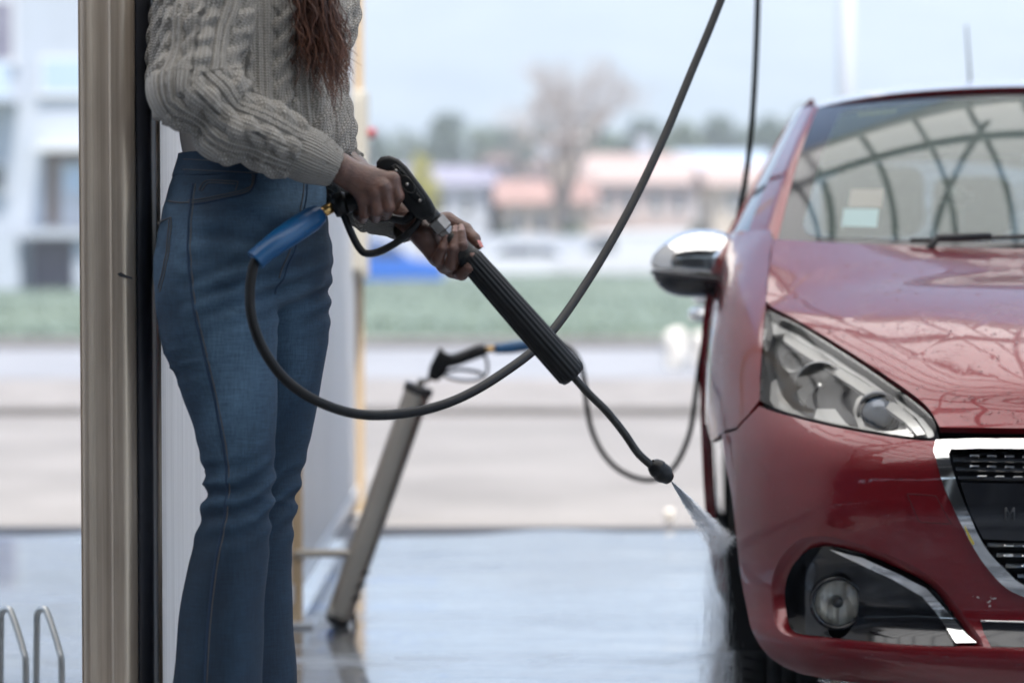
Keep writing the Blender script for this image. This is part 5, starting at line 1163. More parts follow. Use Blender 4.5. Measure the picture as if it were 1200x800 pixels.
# inlet: brass nut, swivel, blue sleeve
ia = g(393, 241); ib = g(375, 250, -.012); dirn = ib - ia; dirn /= np.linalg.norm(dirn)
V, F = lathe([(.006, 0), (.0095, .002), (.0095, .016), (.0085, .018), (.0085, .020), (.0095, .022), (.0095, .030), (.006, .032)], 8, ia + dirn * .004, dirn); link('brass_nut', V, F, M_brass, lan)
V, F = lathe([(.006, .0), (.0115, .001), (.012, .008), (.0105, .010), (.0095, .022), (.006, .023)], 20, ia + dirn * .034, dirn); link('swivel', V, F, M_steel2, lan)
bl = spl(np.array([g(374, 251, -.012), g(362, 259, -.026), g(345, 270, -.052), g(325, 284, -.078), g(308, 297, -.090), g(299, 305, -.094)]), 30); V, F = tube(bl, [.0165, .0200, .0206, .0205, .0195, .0180, .0170, .0180], 20); link('blue_sleeve', V, F, M_blue, lan)
# lance
L0, L1 = g(504, 250), W(672, 441, 4.0)
ax_ = (L1 - L0) / np.linalg.norm(L1 - L0); LL = np.linalg.norm(L1 - L0)
V, F = lathe([(.009, -.01), (.0125, 0), (.0125, .012), (.010, .014)], 18, L0, ax_); link('outlet_collar', V, F, M_dkmetal, lan)
V, F = lathe([(.010, .012), (.0165, .014), (.0165, .034), (.014, .036), (.013, .044), (.0105, .046)], 6, L0, ax_); link('hex_coupling', V, F, M_steel2, lan, False)
V, F = lathe([(.011, .044), (.0145, .05), (.0165, .07), (.018, .09)], 18, L0, ax_); link('quick_coupling', V, F, M_dkmetal, lan)
# ribbed insulating grip: lobed section
n_, m_ = 72, 40; Vg = []; e1 = np.cross(ax_, (0, 1, 0)); e1 /= np.linalg.norm(e1); e2 = np.cross(ax_, e1); s0 = .088
for i in range(m_):
    t = i / (m_ - 1); s_ = s0 + (LL - s0) * t; R0 = .0243 * (1 - .16 * (1 - t) ** 2)
    if t < .03 or t > .975: R0 *= .86 if (i == 0 or i == m_ - 1) else .96
    for k in range(n_):
        a_ = 2 * math.pi * k / n_; rad = R0 * (1 + (.030 * (1 if (k % 4) < 2 else -1) if .03 < t < .975 else 0)); Vg.append(L0 + ax_ * s_ + rad * (math.cos(a_) * e1 + math.sin(a_) * e2))
Fg = [(i * n_ + k, i * n_ + (k + 1) % n_, (i + 1) * n_ + (k + 1) % n_, (i + 1) * n_ + k) for i in range(m_ - 1) for k in range(n_)] + [tuple(range(n_ - 1, -1, -1)), tuple((m_ - 1) * n_ + k for k in range(n_))]
link('lance_grip', Vg, Fg, M_grip, lan)
pp = spl(np.array([L1 - ax_ * .02, L1, W(690, 461, 4.005), W(712, 483, 4.01), W(732, 508, 4.02), W(748, 531, 4.03), W(768, 549, 4.04)]), 40); V, F = tube(pp, .0068, 14); link('lance_pipe', V, F, M_dkmetal, lan)
na = W(764, 543, 4.038); nb_ = W(790, 566, 4.055); nd_ = (nb_ - na) / np.linalg.norm(nb_ - na)
V, F = lathe([(.007, -.002), (.0125, .003), (.0155, .010), (.0165, .016), (.0150, .018), (.0165, .021), (.0165, .030), (.0135, .036), (.0105, .043), (.0075, .045), (.004, .042)], 14, na, nd_); link('nozzle', V, F, M_gun, lan)
NOZ = na + nd_ * .044

# ------------------------------------------------------------------ hoses
p = spl(np.array([g(300, 304, -.094), g(296, 316, -.098), g(293, 340, -.104), g(295, 372, -.112), g(308, 408, -.112), g(334, 444, -.10), g(372, 470, -.08), g(420, 485, -.02), g(475, 484, .05), g(530, 470, .12), g(585, 440, .22), g(640, 396, .35), g(690, 327, .5), g(735, 250, .62), g(775, 168, .74), g(810, 85, .85), g(845, 0, .95), g(905, -160, 1.1), g(985, -390, 1.25), g(1030, -600, 1.3), g(1040, -730, 1.3)]), 260)
h1 = one('hose', 'black rubber hose looping from the blue sleeve under the held lance and up', 'hose', *tube(p, .0083, 12), M_hose, tuple(p[0]))
# overhead swing arm that carries both hoses
arm = thing('hose_boom', 'steel swing arm under the canopy carrying the hoses', 'boom', tuple(W(1040, -730, GY + 1.3)))
M_armw = mat('white_enamel_arm', (.75, .74, .72), .4); top = p[-1]; V, F = tube([(top[0] - .3, top[1] - .3, top[2] + .01), (top[0] + .6, top[1] + 1.9, top[2] + .01)], .02, 12); link('arm_tube', V, F, M_armw, arm)
V, F = tube([(top[0] - .3, top[1] - .3, top[2]), (top[0] - .3, top[1] - .3, CZ + .19)], .025, 12); link('pivot', V, F, M_pipe, arm)
V, F = tube([(top[0], top[1], top[2] + .03), (top[0], top[1], top[2] - .04)], .018, 12); link('hose_clamp', V, F, M_steel2, arm)

# ------------------------------------------------------------------ second lance parked in its holder
KY = 6.72; k_ = lambda px, py, dy=0.: W(px, py, KY + dy)
hold = thing('lance_holder', 'slanted steel tube holder standing on the wet floor beside the partition', 'lance holder', tuple(k_(397, 735)))
M_hold = mottled('brushed_holder', (.40, .36, .31), (.50, .46, .40), 8, .36, .85, bs=.1, bscale=120, bd=.002)
a, b = k_(397, 722), k_(490, 457); V, F = tube(np.array([a + (b - a) * t for t in np.linspace(0, 1, 30)]), .037, 20, False, (1.0, .85), up=(1, 0, 0)); link('holder_tube', V, F, M_hold, hold)
V, F = tube(np.array([a + (b - a) * t for t in np.linspace(0, 1, 10)]), .033, 16, True, (1.0, .85), up=(1, 0, 0)); link('tube_inside', V, F, M_matt, hold)
d_ = (b - a) / np.linalg.norm(b - a); V, F = tube([b - d_ * .01, b + d_ * .014], .041, 18, True, (1., .85), up=(1, 0, 0)); link('top_collar', V, F, M_matt, hold)
V, F = tube(spl(np.array([a + d_ * .01, a - d_ * .015, k_(393, 733)]), 8), [.0375, .034, .016], 18, True, (1, .85), up=(1, 0, 0)); link('rubber_foot', V, F, M_rub, hold)
for t in (.10, .155, .21):
    c = a + (b - a) * t + np.array((.026, -.018, -.008)); V, F = tube([c - np.array((.012, .004, .004)), c + np.array((.012, .004, .004))], .006, 8); link('drain_slot', V, F, INF, hold)
c = a + (b - a) * .36; V, F = box((WX + .0165, c[1] - .02, c[2] - .06), (c[0] - .03, c[1] + .02, c[2] - .04), .004); link('wall_bracket', V, F, M_hold, hold, False)
c2 = k_(416, 730); V, F = tube([k_(409, 690), c2, np.array((c2[0], c2[1], .0))], .006, 8); link('prop_rod', V, F, M_matt, hold)
lb = thing('spray_lance', 'second pressure washer gun with blue sleeve parked in the slanted holder', 'spray lance', tuple(k_(500, 450)))
V, F = tube([a + (b - a) * .1, b + d_ * .03, k_(503, 446)], .010, 10); link('lance_pipe', V, F, M_steel2, lb)
fk = lambda p_, q_, d__: W(p_, q_, KY + d__)
V, F = prism([(501, 444), (503, 430), (511, 414), (516, 407), (522, 413), (530, 416), (527, 428), (521, 440), (512, 447)], -.02, .02, fk, .007, 2); link('gun_head', V, F, M_gun, lb)
V, F = tube(spl(np.array([k_(518, 424), k_(535, 421), k_(550, 416), k_(563, 411), k_(569, 409)]), 16), [.02, .018, .017, .018, .014], 14); link('handle', V, F, M_gun, lb)
V, F = tube(spl(np.array([k_(566, 411), k_(571, 425), k_(570, 437), k_(562, 444), k_(545, 446), k_(528, 443), k_(517, 438)]), 34), .0062, 10, True, (.7, 1.4), up=(0, 0, 1)); link('trigger_guard', V, F, M_gun, lb)
V, F = tube(spl(np.array([k_(522, 436), k_(538, 433), k_(556, 435), k_(566, 438)]), 16), .005, 8); link('trigger', V, F, M_gun, lb)
V, F = tube([k_(567, 410), k_(582, 409)], .009, 10); link('swivel', V, F, M_brass, lb)
bl = spl(np.array([k_(580, 409), k_(600, 407), k_(622, 404), k_(634, 403)]), 14); V, F = tube(bl, [.013, .017, .016, .012], 16); link('blue_sleeve', V, F, M_blue, lb)
q = spl(np.array([k_(632, 403), k_(648, 402), k_(664, 407), k_(677, 420), k_(684, 442), k_(687, 470), k_(693, 502), k_(706, 530), k_(725, 550), k_(750, 561), k_(772, 560, -.03), k_(792, 544, -.06), k_(808, 508, -.12), k_(815, 465, -.20), k_(821, 420, -.27), k_(831, 375, -.33), k_(846, 330, -.36), k_(862, 270, -.36), k_(875, 200, -.40), k_(883, 120, -.46), k_(888, 0, -.55), k_(889, -120, -.75), k_(885, -380, -1.05), k_(880, -560, -1.2)]), 240)
h2 = one('hose', 'thin black hose hanging past the silver mirror to the parked lance', 'hose', *tube(q, .0075, 12), M_hose, tuple(q[0]))
V, F = tube([q[-1] + np.array((0, 0, -.01)), np.array((q[-1][0], q[-1][1], CZ + .19))], .014, 10); link('hose_drop', V, F, M_steel2, arm)

# ------------------------------------------------------------------ spray: water stuff
M_spray = bpy.data.materials.new('spray_water'); M_spray.use_nodes = True
def sprayish(m):
    t = m.node_tree; t.nodes.clear(); o = t.nodes.new('ShaderNodeOutputMaterial'); a = t.nodes.new('ShaderNodeBsdfTransparent'); b = t.nodes.new('ShaderNodeBsdfTranslucent'); c = t.nodes.new('ShaderNodeBsdfDiffuse'); b.inputs[0].default_value = c.inputs[0].default_value = (.93, .96, 1, 1)
    x = t.nodes.new('ShaderNodeMixShader'); y = t.nodes.new('ShaderNodeMixShader'); x.inputs[0].default_value = .7; y.inputs[0].default_value = .33
    t.links.new(c.outputs[0], x.inputs[1]); t.links.new(b.outputs[0], x.inputs[2]); t.links.new(a.outputs[0], y.inputs[1]); t.links.new(x.outputs[0], y.inputs[2]); t.links.new(y.outputs[0], o.inputs[0])
sprayish(M_spray)
sd_ = W(848, 640, 5.12) - NOZ; SL = np.linalg.norm(sd_); sd_ /= SL; e1 = np.cross(sd_, (0, 1, 0)); e1 /= np.linalg.norm(e1); e2 = np.cross(sd_, e1)
gs = []
for i in range(8500):
    fa = rng.uniform(-.024, .024) + rng.normal(0, .005); fb = rng.normal(0, .006); dr = sd_ + e1 * fa + e2 * fb; dr /= np.linalg.norm(dr); s0 = SL * rng.random() ** 1.15 * 1.06; ln_ = rng.uniform(.012, .05); P0 = NOZ + dr * s0; P1 = NOZ + dr * min(s0 + ln_, SL * 1.10)
    r_ = rng.uniform(.0002, .0006) * (1 + .6 * s0); gs.append(tube([P0, (P0 + P1) / 2, P1], [r_ * .3, r_, r_ * .3], 3, False))
for i in range(3200):                               # water thrown back and running down by the wheel
    py_ = 632 + 270 * rng.random() ** .75; c = W(839 + rng.normal(0, 5 + (py_ - 610) * .035), py_, 5.1 + rng.normal(0, .05)); r_ = rng.uniform(.0002, .0006); h_ = rng.uniform(.01, .05)
    if c[2] < .02: continue
    gs.append(tube([c, c - np.array((0, 0, h_ / 2)), c - np.array((rng.normal(0, .003), 0, h_))], [r_ * .3, r_, r_ * .4], 3, False))
V, F = join(*gs); tag(link('water_spray', V, F, M_spray, None), 'fan of water spraying from the lance nozzle at the front wheel', 'water', kind='stuff')
def mist(m):
    t = m.node_tree; t.nodes.clear(); o = t.nodes.new('ShaderNodeOutputMaterial'); v = t.nodes.new('ShaderNodeVolumePrincipled'); v.inputs['Color'].default_value = (.93, .96, 1, 1); v.inputs['Density'].default_value = 22.; t.links.new(v.outputs[0], o.inputs['Volume'])
# ------------------------------------------------------------------ background: houses, trees, parked cars, hills, air
def wall_mat(n, c): return mottled(n, tuple(v * .9 for v in c), c, .6, .9, bs=.1, bscale=20)
M_white = wall_mat('white_render', (.40, .43, .48)); M_cream = wall_mat('cream_render', (.46, .40, .33)); M_pink = wall_mat('pale_pink_render', (.44, .36, .33)); M_grey = wall_mat('grey_render', (.40, .42, .46))
M_tile = mottled('red_roof_tiles', (.21, .125, .105), (.28, .175, .15), 1.5, .9, bs=.3, bscale=12, bd=.05); M_tile2 = mottled('faded_roof_tiles', (.27, .205, .185), (.33, .255, .23), 1.5, .9, bs=.3, bscale=12, bd=.05)
M_slate = mottled('slate_roof', (.15, .14, .19), (.22, .21, .26), 1.5, .8, bs=.2, bscale=12, bd=.05); M_metalroof = mottled('pale_blue_roof', (.27, .33, .40), (.33, .39, .46), 1.5, .5, bs=.05)
M_pane = mat('window_pane', (.05, .06, .075), .08, 0, Coat_Weight=.5); M_wframe = mat('window_frame', (.6, .6, .6), .5); M_shut = mat('brown_door', (.14, .10, .085), .6); M_gar = mat('garage_door', (.13, .11, .15), .6)
def window(par, x0, x1, z0, z1, y, pm=M_pane):
    V, F = box((x0 - .07, y - .05, z0 - .07), (x1 + .07, y + .02, z1 + .07)); f = link('window', V, F, M_wframe, par, False)
    V, F = box((x0, y - .062, z0), (x1, y - .0505, z1)); link('pane', V, F, pm, f, False)
    V, F = box((x0 - .12, y - .11, z0 - .14), (x1 + .12, y - .0, z0 - .075)); link('sill', V, F, M_wframe, f, False)
def house(label, px0, px1, Y, D, pe, pr, wm, rm, wins=(), gable=False, chim=None, zb=0., rot=0., grp='houses beyond the grass field'):
    """pe / pr: picture heights of eaves and ridge, used once to size the house"""
    x0, x1 = W(px0, 0, Y)[0], W(px1, 0, Y)[0]; ze, zr = W(0, pe, Y)[2], W(0, pr, Y)[2]
    h = thing('house', label, 'house', ((x0 + x1) / 2, Y, zb), group=grp)
    link('wall', *box((x0, Y, zb), (x1, Y + D, ze)), wm, h, False); o = .35
    if gable: V = np.array([(x0 - o, Y - o, ze - .02), (x1 + o, Y - o, ze - .02), ((x0 + x1) / 2, Y - o, zr), (x0 - o, Y + D + o, ze - .02), (x1 + o, Y + D + o, ze - .02), ((x0 + x1) / 2, Y + D + o, zr)]); F = [(0, 1, 2), (3, 5, 4), (0, 2, 5, 3), (1, 4, 5, 2), (0, 3, 4, 1)]
    else: V = np.array([(x0 - o, Y - o, ze - .02), (x1 + o, Y - o, ze - .02), (x1 + o, Y + D + o, ze - .02), (x0 - o, Y + D + o, ze - .02), (x0 - o, Y + D / 2, zr), (x1 + o, Y + D / 2, zr)]); F = [(0, 1, 5, 4), (2, 3, 4, 5), (1, 2, 5), (3, 0, 4), (0, 3, 2, 1)]
    r_ = link('roof', V, F, rm, h, False)
    for cx in (chim or []):
        x = W(cx, 0, Y)[0]; link('chimney', *box((x - .45, Y + D * .4, ze - .1), (x + .45, Y + D * .4 + .9, zr + .9)), wm, r_, False)
    for a, b, t, bt in wins: window(h, W(a, 0, Y)[0], W(b, 0, Y)[0], W(0, bt, Y)[2], W(0, t, Y)[2], Y)
    return h
house('long white house with slate roof behind the blue parked car', 446, 572, 108, 9, 216, 190, M_white, M_slate, [(456, 468, 228, 250), (484, 496, 228, 250), (512, 524, 228, 250), (540, 552, 228, 250)])
house('white gabled block beside the long slate roofed house', 566, 600, 112, 8, 190, 178, M_white, M_tile2, [(577, 588, 200, 214)], True)
house('cream house with red tiled roof and tall white chimney', 588, 694, 104, 10, 238, 206, M_cream, M_tile, [(600, 612, 250, 272), (628, 640, 250, 272), (660, 672, 250, 272)], chim=[664])
house('small white house with chimney behind the red roof', 612, 652, 122, 8, 202, 186, M_white, M_tile2, [(622, 630, 208, 220)], True, chim=[640])
house('narrow white tower house rising above the red roofs', 654, 678, 126, 6, 164, 155, M_white, M_tile2, [(661, 669, 175, 190)])
house('pale pink house with faded tiled roof next to the cream house', 690, 812, 112, 10, 214, 178, M_pink, M_tile2, [(704, 716, 226, 246), (732, 744, 226, 246), (764, 776, 226, 246), (790, 802, 226, 246)])
house('grey house with pale blue metal roof behind the cream cottage', 806, 905, 120, 10, 206, 172, M_grey, M_metalroof, [(818, 828, 215, 230)])
house('cream cottage with faded tiled roof and two windows', 838, 1010, 96, 9, 216, 190, M_cream, M_tile2, [(856, 868, 226, 244), (884, 896, 226, 244), (930, 945, 226, 244)])
house('white bungalow with red tiled roof beyond the silver mirror', 700, 830, 132, 9, 196, 176, M_white, M_tile, [], chim=[760])
house('white two storey house with red roof behind the car roof', 1000, 1180, 112, 10, 190, 150, M_white, M_tile, [(1020, 1036, 205, 230), (1070, 1086, 205, 230), (1120, 1136, 205, 230)])
house('cream two storey house with slate roof far behind the car', 1210, 1400, 105, 10, 195, 150, M_cream, M_slate, [(1240, 1256, 210, 235), (1300, 1316, 210, 235)])
# garden walls along the street
for k_, (a, b, t, Y_, lb_) in enumerate(((560, 770, 276, 92, 'long low white garden wall in front of the houses'), (775, 1120, 280, 90, 'low cream garden wall below the cottage'))):
    V, F = box((W(a, 0, Y_)[0], Y_, -.03), (W(b, 0, Y_)[0], Y_ + .25, W(0, t, Y_)[2]), .01); one('garden_wall', lb_, 'wall', V, F, M_white if k_ == 0 else M_cream, (W(a, 0, Y_)[0], Y_, 0), False)
# white apartment building on the left
Y_ = 60.; L_ = lambda px: W(px, 0, Y_)[0]; Z_ = lambda py: W(0, py, Y_)[2]
ap = thing('apartment_building', 'white apartment building with garage and balconies beyond the bare steel pillar', 'building', (L_(-60), Y_, 0))
link('wall', *box((L_(-420), Y_, -.03), (L_(165), Y_ + 11, 10.5)), M_white, ap, False); link('flat_roof', *box((L_(-424), Y_ - .3, 10.5), (L_(169), Y_ + 11.3, 10.8)), M_grey, ap, False)
for x0 in (-400, -300, -200, -100): 
    for a, b in ((68, 107), (-60, -10)): window(ap, L_(x0), L_(x0 + 50), Z_(b), Z_(a), Y_)
    window(ap, L_(x0), L_(x0 + 45), Z_(262), Z_(178), Y_)
M_bluewin = mat('sky_blue_blind', (.36, .45, .56), .5); M_balc = mat('balcony_glass', (.42, .50, .60), .2)
window(ap, L_(50), L_(112), Z_(107), Z_(70), Y_, M_bluewin); window(ap, L_(-30), L_(15), Z_(70), Z_(2), Y_, M_slate)
link('balcony_front', *box((L_(-34), Y_ - .9, Z_(116)), (L_(19), Y_ - .82, Z_(76))), M_balc, ap, False); link('balcony_slab', *box((L_(-36), Y_ - .95, Z_(122)), (L_(21), Y_, Z_(117))), M_white, ap, False)
link('door_recess', *box((L_(52), Y_ - .06, Z_(265)), (L_(128), Y_ - .02, Z_(178))), M_shut, ap, False); link('door_canopy', *box((L_(46), Y_ - .8, Z_(178)), (L_(134), Y_, Z_(170))), M_wframe, ap, False)
dr = link('entrance_door', *box((L_(70), Y_ - .10, Z_(264)), (L_(108), Y_ - .062, Z_(190))), M_grey, ap, False); link('door_pane', *box((L_(76), Y_ - .115, Z_(225)), (L_(102), Y_ - .102, Z_(195))), M_bluewin, dr, False)
link('garage_door', *box((L_(36), Y_ - .07, .02), (L_(90), Y_ - .02, Z_(283))), M_gar, ap, False); window(ap, L_(-14), L_(4), Z_(222), Z_(195), Y_)
link('porch_slab', *box((L_(30), Y_ - 1.2, Z_(278)), (L_(130), Y_ - .002, Z_(268))), M_grey, ap, False)
for a, b in ((0, 30), (93, 108)): link('porch_pier', *box((L_(a), Y_ - 1.0, 0), (L_(b), Y_ - .3, Z_(280))), M_white, ap, False)
# ---- trees
M_bark = mottled('bark', (.19, .155, .135), (.27, .225, .195), 6, .95, bs=.4, bscale=20); M_twig = mottled('grey_twigs', (.30, .255, .235), (.38, .33, .305), 4, .95, bs=0)
LEAF = [mottled('leaf_dark', (.045, .075, .05), (.075, .11, .065), 1.2, .8, bs=0), mottled('leaf_mid', (.075, .11, .06), (.12, .155, .075), 1.2, .8, bs=0), mottled('leaf_yellow', (.30, .28, .05), (.42, .38, .07), 1.2, .8, bs=0)]
def crown_mesh(rx, rz, n, leaf, seed):
    r2 = np.random.default_rng(seed); k = 26; c = r2.normal(0, 1, (k, 3)); c /= np.linalg.norm(c, axis=1)[:, None]; c *= (r2.random((k, 1)) ** .4) * .72; rad = r2.uniform(.18, .36, k)
    i = r2.integers(0, k, n); d = r2.normal(0, 1, (n, 3)); d /= np.linalg.norm(d, axis=1)[:, None]; P_ = (c[i] + d * (rad[i] * r2.random(n) ** .3)[:, None]) * np.array((rx, rx, rz))
    a = r2.normal(0, 1, (n, 3)); a /= np.linalg.norm(a, axis=1)[:, None]; b = np.cross(a, r2.normal(0, 1, (n, 3))); b /= np.linalg.norm(b, axis=1)[:, None]; s_ = leaf * r2.uniform(.6, 1.4, (n, 1))
    V = np.stack([P_ - a * s_, P_ + b * s_ * .55, P_ + a * s_, P_ - b * s_ * .55], 1).reshape(-1, 3); return V, np.arange(4 * n).reshape(-1, 4)
def trunk_mesh(h, r_, nb, seed, spread=.5):
    r2 = np.random.default_rng(seed); gs = [tube(spl(np.array([(0, 0, -.1), (.1 * r2.normal(), .1 * r2.normal(), h * .4), (.2 * r2.normal(), .2 * r2.normal(), h * .95)]), 8), np.linspace(r_, r_ * .25, 8), 8)]
    for k in range(nb):
        z = h * r2.uniform(.3, .8); a = r2.uniform(0, 6.28); L2 = h * spread * r2.uniform(.5, 1); d = np.array((math.cos(a), math.sin(a), .9)); gs.append(tube([(0, 0, z), np.array((0, 0, z)) + d * L2 * .5, np.array((0, 0, z)) + d * L2 + np.array((0, 0, .2))], [r_ * .4, r_ * .25, r_ * .08], 6))
    return join(*gs)
def tree(label, px, Y, pt, wpx, kind, seed, n=2600, name='tree', trunk=.3, grp='trees behind the houses'):
    x = W(px, 0, Y)[0]; top = W(0, pt, Y)[2]; rx = wpx / S(Y) / 2; hz = top * (1 - trunk) / 2
    t = thing(name, label, 'tree' if name == 'tree' else 'shrub', (x, Y, -.05), group=grp)
    V, F = trunk_mesh(top * .75, max(.08, top * .022), 6, seed, .3); link('trunk', V + np.array((x, Y, 0)), F, M_bark, t)
    V, F = crown_mesh(rx, hz, n, max(.12, rx * .10), seed); o = link('crown', V + np.array((x, Y, top - hz)), F, LEAF[kind], t, False)
TL = [(438, 175, 128, 70, 0), (478, 190, 140, 80, 1), (520, 180, 122, 90, 0), (566, 200, 132, 80, 1), (612, 190, 126, 86, 0), (700, 195, 134, 90, 1), (752, 185, 122, 86, 0), (800, 178, 130, 80, 1), (846, 190, 118, 96, 0), (900, 176, 124, 100, 0), (955, 185, 116, 100, 1), (1010, 190, 122, 100, 0), (1080, 180, 118, 110, 1), (1150, 190, 112, 110, 0), (40, 130, 60, 120, 0), (150, 140, 90, 120, 1)]
adj = ['dark green', 'lighter green']; pos = ['beside the tall control box', 'above the middle of the long slate roof', 'above the end of the long slate roof', 'behind the white gabled block', 'behind the white chimney house', 'behind the white tower house', 'above the middle of the pale pink house', 'between the pale pink house and the blue metal roof', 'above the pale blue metal roof', 'behind the cream cottage', 'between the cottage and the street lamp post', 'behind the street lamp post', 'behind the white two storey house', 'behind the cream two storey house', 'above the white apartment building', 'behind the corner of the apartment building']
for i, (a, b, c, d_, k) in enumerate(TL):
    tree('%s leafy tree %s' % (adj[k], pos[i]), a, b, c, d_, k, 50 + i)
tree('bright yellow flowering shrub in front of the slate roofed house', 492, 100, 178, 54, 2, 90, 1500, 'shrub', .35, None) 
for i, (a, c, d_, lb_) in enumerate(((590, 262, 40, 'the red roofed cream house'), (668, 258, 46, 'the bare tree'), (742, 262, 50, 'the pale pink house'), (812, 256, 44, 'the pale blue metal roof'))): tree('green garden shrub below ' + lb_, a, 98, c, d_, i % 2, 95 + i, 900, 'shrub', .1, 'garden shrubs along the street')
# bare tree
bt = thing('tree', 'tall bare grey brown tree with spreading twigs above the red roofs', 'tree', (W(655, 0, 100)[0], 100, -.05))
bx = W(655, 0, 100)[0]; segs = [[], []]
def grow(p, d, L, r_, lv, rg):
    e = p + d * L; segs[0 if lv < 3 else 1].append(tube([p, (p + e) / 2 + rg.normal(0, .03 * L, 3), e], [r_, r_ * .85, r_ * .68], 6 if lv < 3 else 3, False))
    if lv >= 6: return
    for k in range(3 if lv > 0 else 5):
        q = d + rg.normal(0, .42, 3); q[2] += .12; q /= np.linalg.norm(q); grow(p + (e - p) * rg.uniform(.65, 1), q, L * rg.uniform(.62, .82), r_ * .60, lv + 1, rg)
grow(np.array((bx, 100, -.1)), np.array((0, 0, 1.)), 3.5, .24, 0, np.random.default_rng(5))
V, F = join(*segs[0]); link('trunk', V, F, M_bark, bt); V, F = join(*segs[1]); o = link('twigs', V, F, M_twig, bt); o['kind'] = 'stuff'
# ---- parked cars
def parked(label, px, Y, c, L=4.1, flip=1, van=False):
    x = W(px, 0, Y)[0]; r_ = thing('parked_car', label, 'van' if van else 'car', (x, Y, .0), group='cars parked along the street')
    m = mat('paint_' + label.split()[0], c, .3, .1, Coat_Weight=.8); zb = -.02; k = L / 4.1
    lo2 = [(-2.05, .30), (2.02, .30), (2.05, .62), (1.95, .84), (1.15, .92), (-1.95, .95), (-2.05, .75)] if not van else [(-2.05, .3), (2.0, .3), (2.05, .7), (1.9, 1.0), (1.5, 1.1), (-2.05, 1.1)]
    up2 = [(1.12, .915), (.50, 1.38), (-.2, 1.46), (-1.2, 1.42), (-1.85, .945)] if not van else [(1.5, 1.095), (.9, 1.85), (-1.95, 1.95), (-2.03, 1.095)]
    f2 = lambda p, q, d: (x + flip * p * k, Y + d, q + zb)
    link('body', *prism(lo2, -.85, .85, f2, .05, 2), m, r_, False); cb_ = link('cabin', *prism(up2, -.72, .72, f2, .04, 2), m, r_, False)
    w1 = [(1.0, .95), (.50, 1.32), (.02, 1.36), (.02, .95)]; w2 = [(-.06, .95), (-.06, 1.37), (-1.12, 1.33), (-1.62, .97)]
    if not van:
        for wv_ in (w1, w2): link('side_window', *prism(wv_, -.735, -.721, f2), M_pane, cb_, False)
    else: link('side_window', *prism([(1.4, 1.12), (.95, 1.7), (.4, 1.72), (.4, 1.12)], -.735, -.721, f2), M_pane, cb_, False)
    for wx in (-1.28, 1.28):
        for wy in (-.70, .70):
            wh = link('wheel', *lathe([(.19, -.1), (.29, -.1), (.315, -.07), (.315, .07), (.29, .1), (.19, .1), (.19, -.1)], 20, (x + flip * wx * k, Y + wy, .30), (0, 1, 0)), M_rub, r_); link('hubcap', *lathe([(.0, -.09), (.10, -.085), (.19, -.07)], 14, (x + flip * wx * k, Y + wy, .30), (0, 1, 0)), M_alloy, wh)
    for s_, nm, mm in ((1, 'headlamp', M_alu), (-1, 'tail_lamp', M_red)):
        for wy in (-.66, .66): link(nm, *box((x + flip * s_ * 2.0 * k - .05, Y + wy - .12, .64), (x + flip * s_ * 2.0 * k + .05, Y + wy + .12, .76), .02), mm, r_, False)
parked('blue hatchback parked beyond the grass behind the tall control box', 438, 70, (.010, .12, .50))
parked('white van parked in front of the long garden wall', 735, 86.5, (.50, .51, .53), 4.6, -1, True)
parked('silver hatchback parked beside the white van', 628, 87.5, (.52, .54, .57), 4.1, 1)
parked('dark grey hatchback parked in front of the cream garden wall', 850, 86.5, (.10, .105, .12), 4.2, 1)
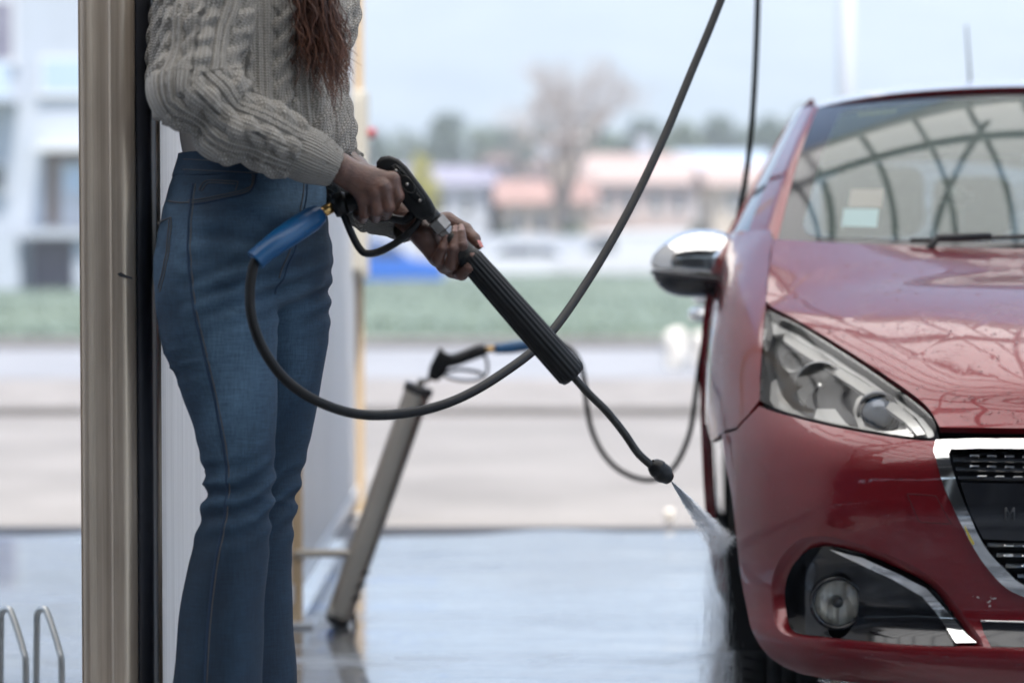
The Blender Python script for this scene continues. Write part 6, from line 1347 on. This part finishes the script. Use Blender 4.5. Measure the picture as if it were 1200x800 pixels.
# pale stones by the road, and the lamp post
M_stone = mottled('pale_limestone', (.55, .51, .46), (.68, .64, .58), 5, .9, bs=.4, bscale=30)
for px, py0, py1, wp, lb_ in ((792, 430, 386, 26, 'square pale stone block standing on the road edge'), (822, 428, 390, 24, 'round topped pale stone next to the square block'), (786, 612, 596, 14, 'small pale stone lying on the dry forecourt')):
    yy = 2935 / (py0 - 298); x = W(px, 0, yy)[0]; h_ = (py0 - py1) / S(yy); w_ = wp / S(yy) / 2; V, F = net(lambda X, Y, Z: ell(X, Y, Z, (x, yy, h_ * .45), (w_ * 1.15, w_ * 1.0, h_ * .62)) * .5 + .5 * (np.maximum(np.maximum(np.abs(X - x) - w_, np.abs(Y - yy) - w_), np.maximum(-Z - .03, Z - h_))) + .01 * np.sin(X * 23) * np.sin(Z * 19 + Y * 17), (x - w_ * 1.6, yy - w_ * 1.6, -.05), (x + w_ * 1.6, yy + w_ * 1.6, h_ * 1.3), w_ / 7)
    one('stone', lb_, 'stone', V, [tuple(int(i) for i in q) for q in F], M_stone, (x, yy, 0))
lp = thing('lamp_post', 'pale grey street lamp post behind the car roof', 'lamp post', (W(992, 0, 20.45)[0], 20.45, -.02))
x, yy = W(992, 0, 20.45)[0], 20.45; link('pole', *tube([(x, yy, -.02), (x, yy, 3), (x, yy, 7)], [.075, .065, .045], 16), mat('lamp_post_grey', (.62, .64, .66), .45), lp); link('bracket', *tube(spl(np.array([(x, yy, 6.9), (x, yy - .1, 7.3), (x, yy - .8, 7.5)]), 10), .03, 8), M_rail, lp); link('lamp_head', *box((x - .12, yy - 1.4, 7.44), (x + .12, yy - .75, 7.54), .03), M_rail, lp, False)
# ---- hills
M_hill = mottled('wooded_hill', (.10, .13, .15), (.14, .17, .18), .03, .95, bs=0)
nx, ny = 120, 26; A_ = []
for x in np.linspace(-960, 960, nx):
    row = []
    for y in np.linspace(330, 960, ny):
        t = (y - 330) / 630; crest = 100 + 12 * math.sin(x * .0062 + 2.4) + 5 * math.sin(x * .021 + 1.) + 2.5 * math.sin(x * .06); row.append((x, y, -1 + crest * (math.sin(min(t * 1.15, 1) * math.pi / 2) ** 1.7) * (1 + .04 * math.sin(y * .06 + x * .04))))
    A_.append(row)
V, F = gridmesh(A_, True); o = link('hills', V, F, M_hill); o['kind'] = 'structure'
# ---- the air: thin haze that pales far things
M_haze = bpy.data.materials.new('haze'); M_haze.use_nodes = True; mist(M_haze); hv = M_haze.node_tree.nodes['Principled Volume']; hv.inputs['Density'].default_value = HAZE; hv.inputs['Color'].default_value = (.86, .93, 1, 1); hv.inputs['Anisotropy'].default_value = 0.
hz = link('haze', *box((-1000, -300, -1.5), (1000, 1000, 140)), M_haze, None, False); hz['kind'] = 'stuff'; hz['label'] = 'thin pale haze over the whole place'; hz['category'] = 'haze'
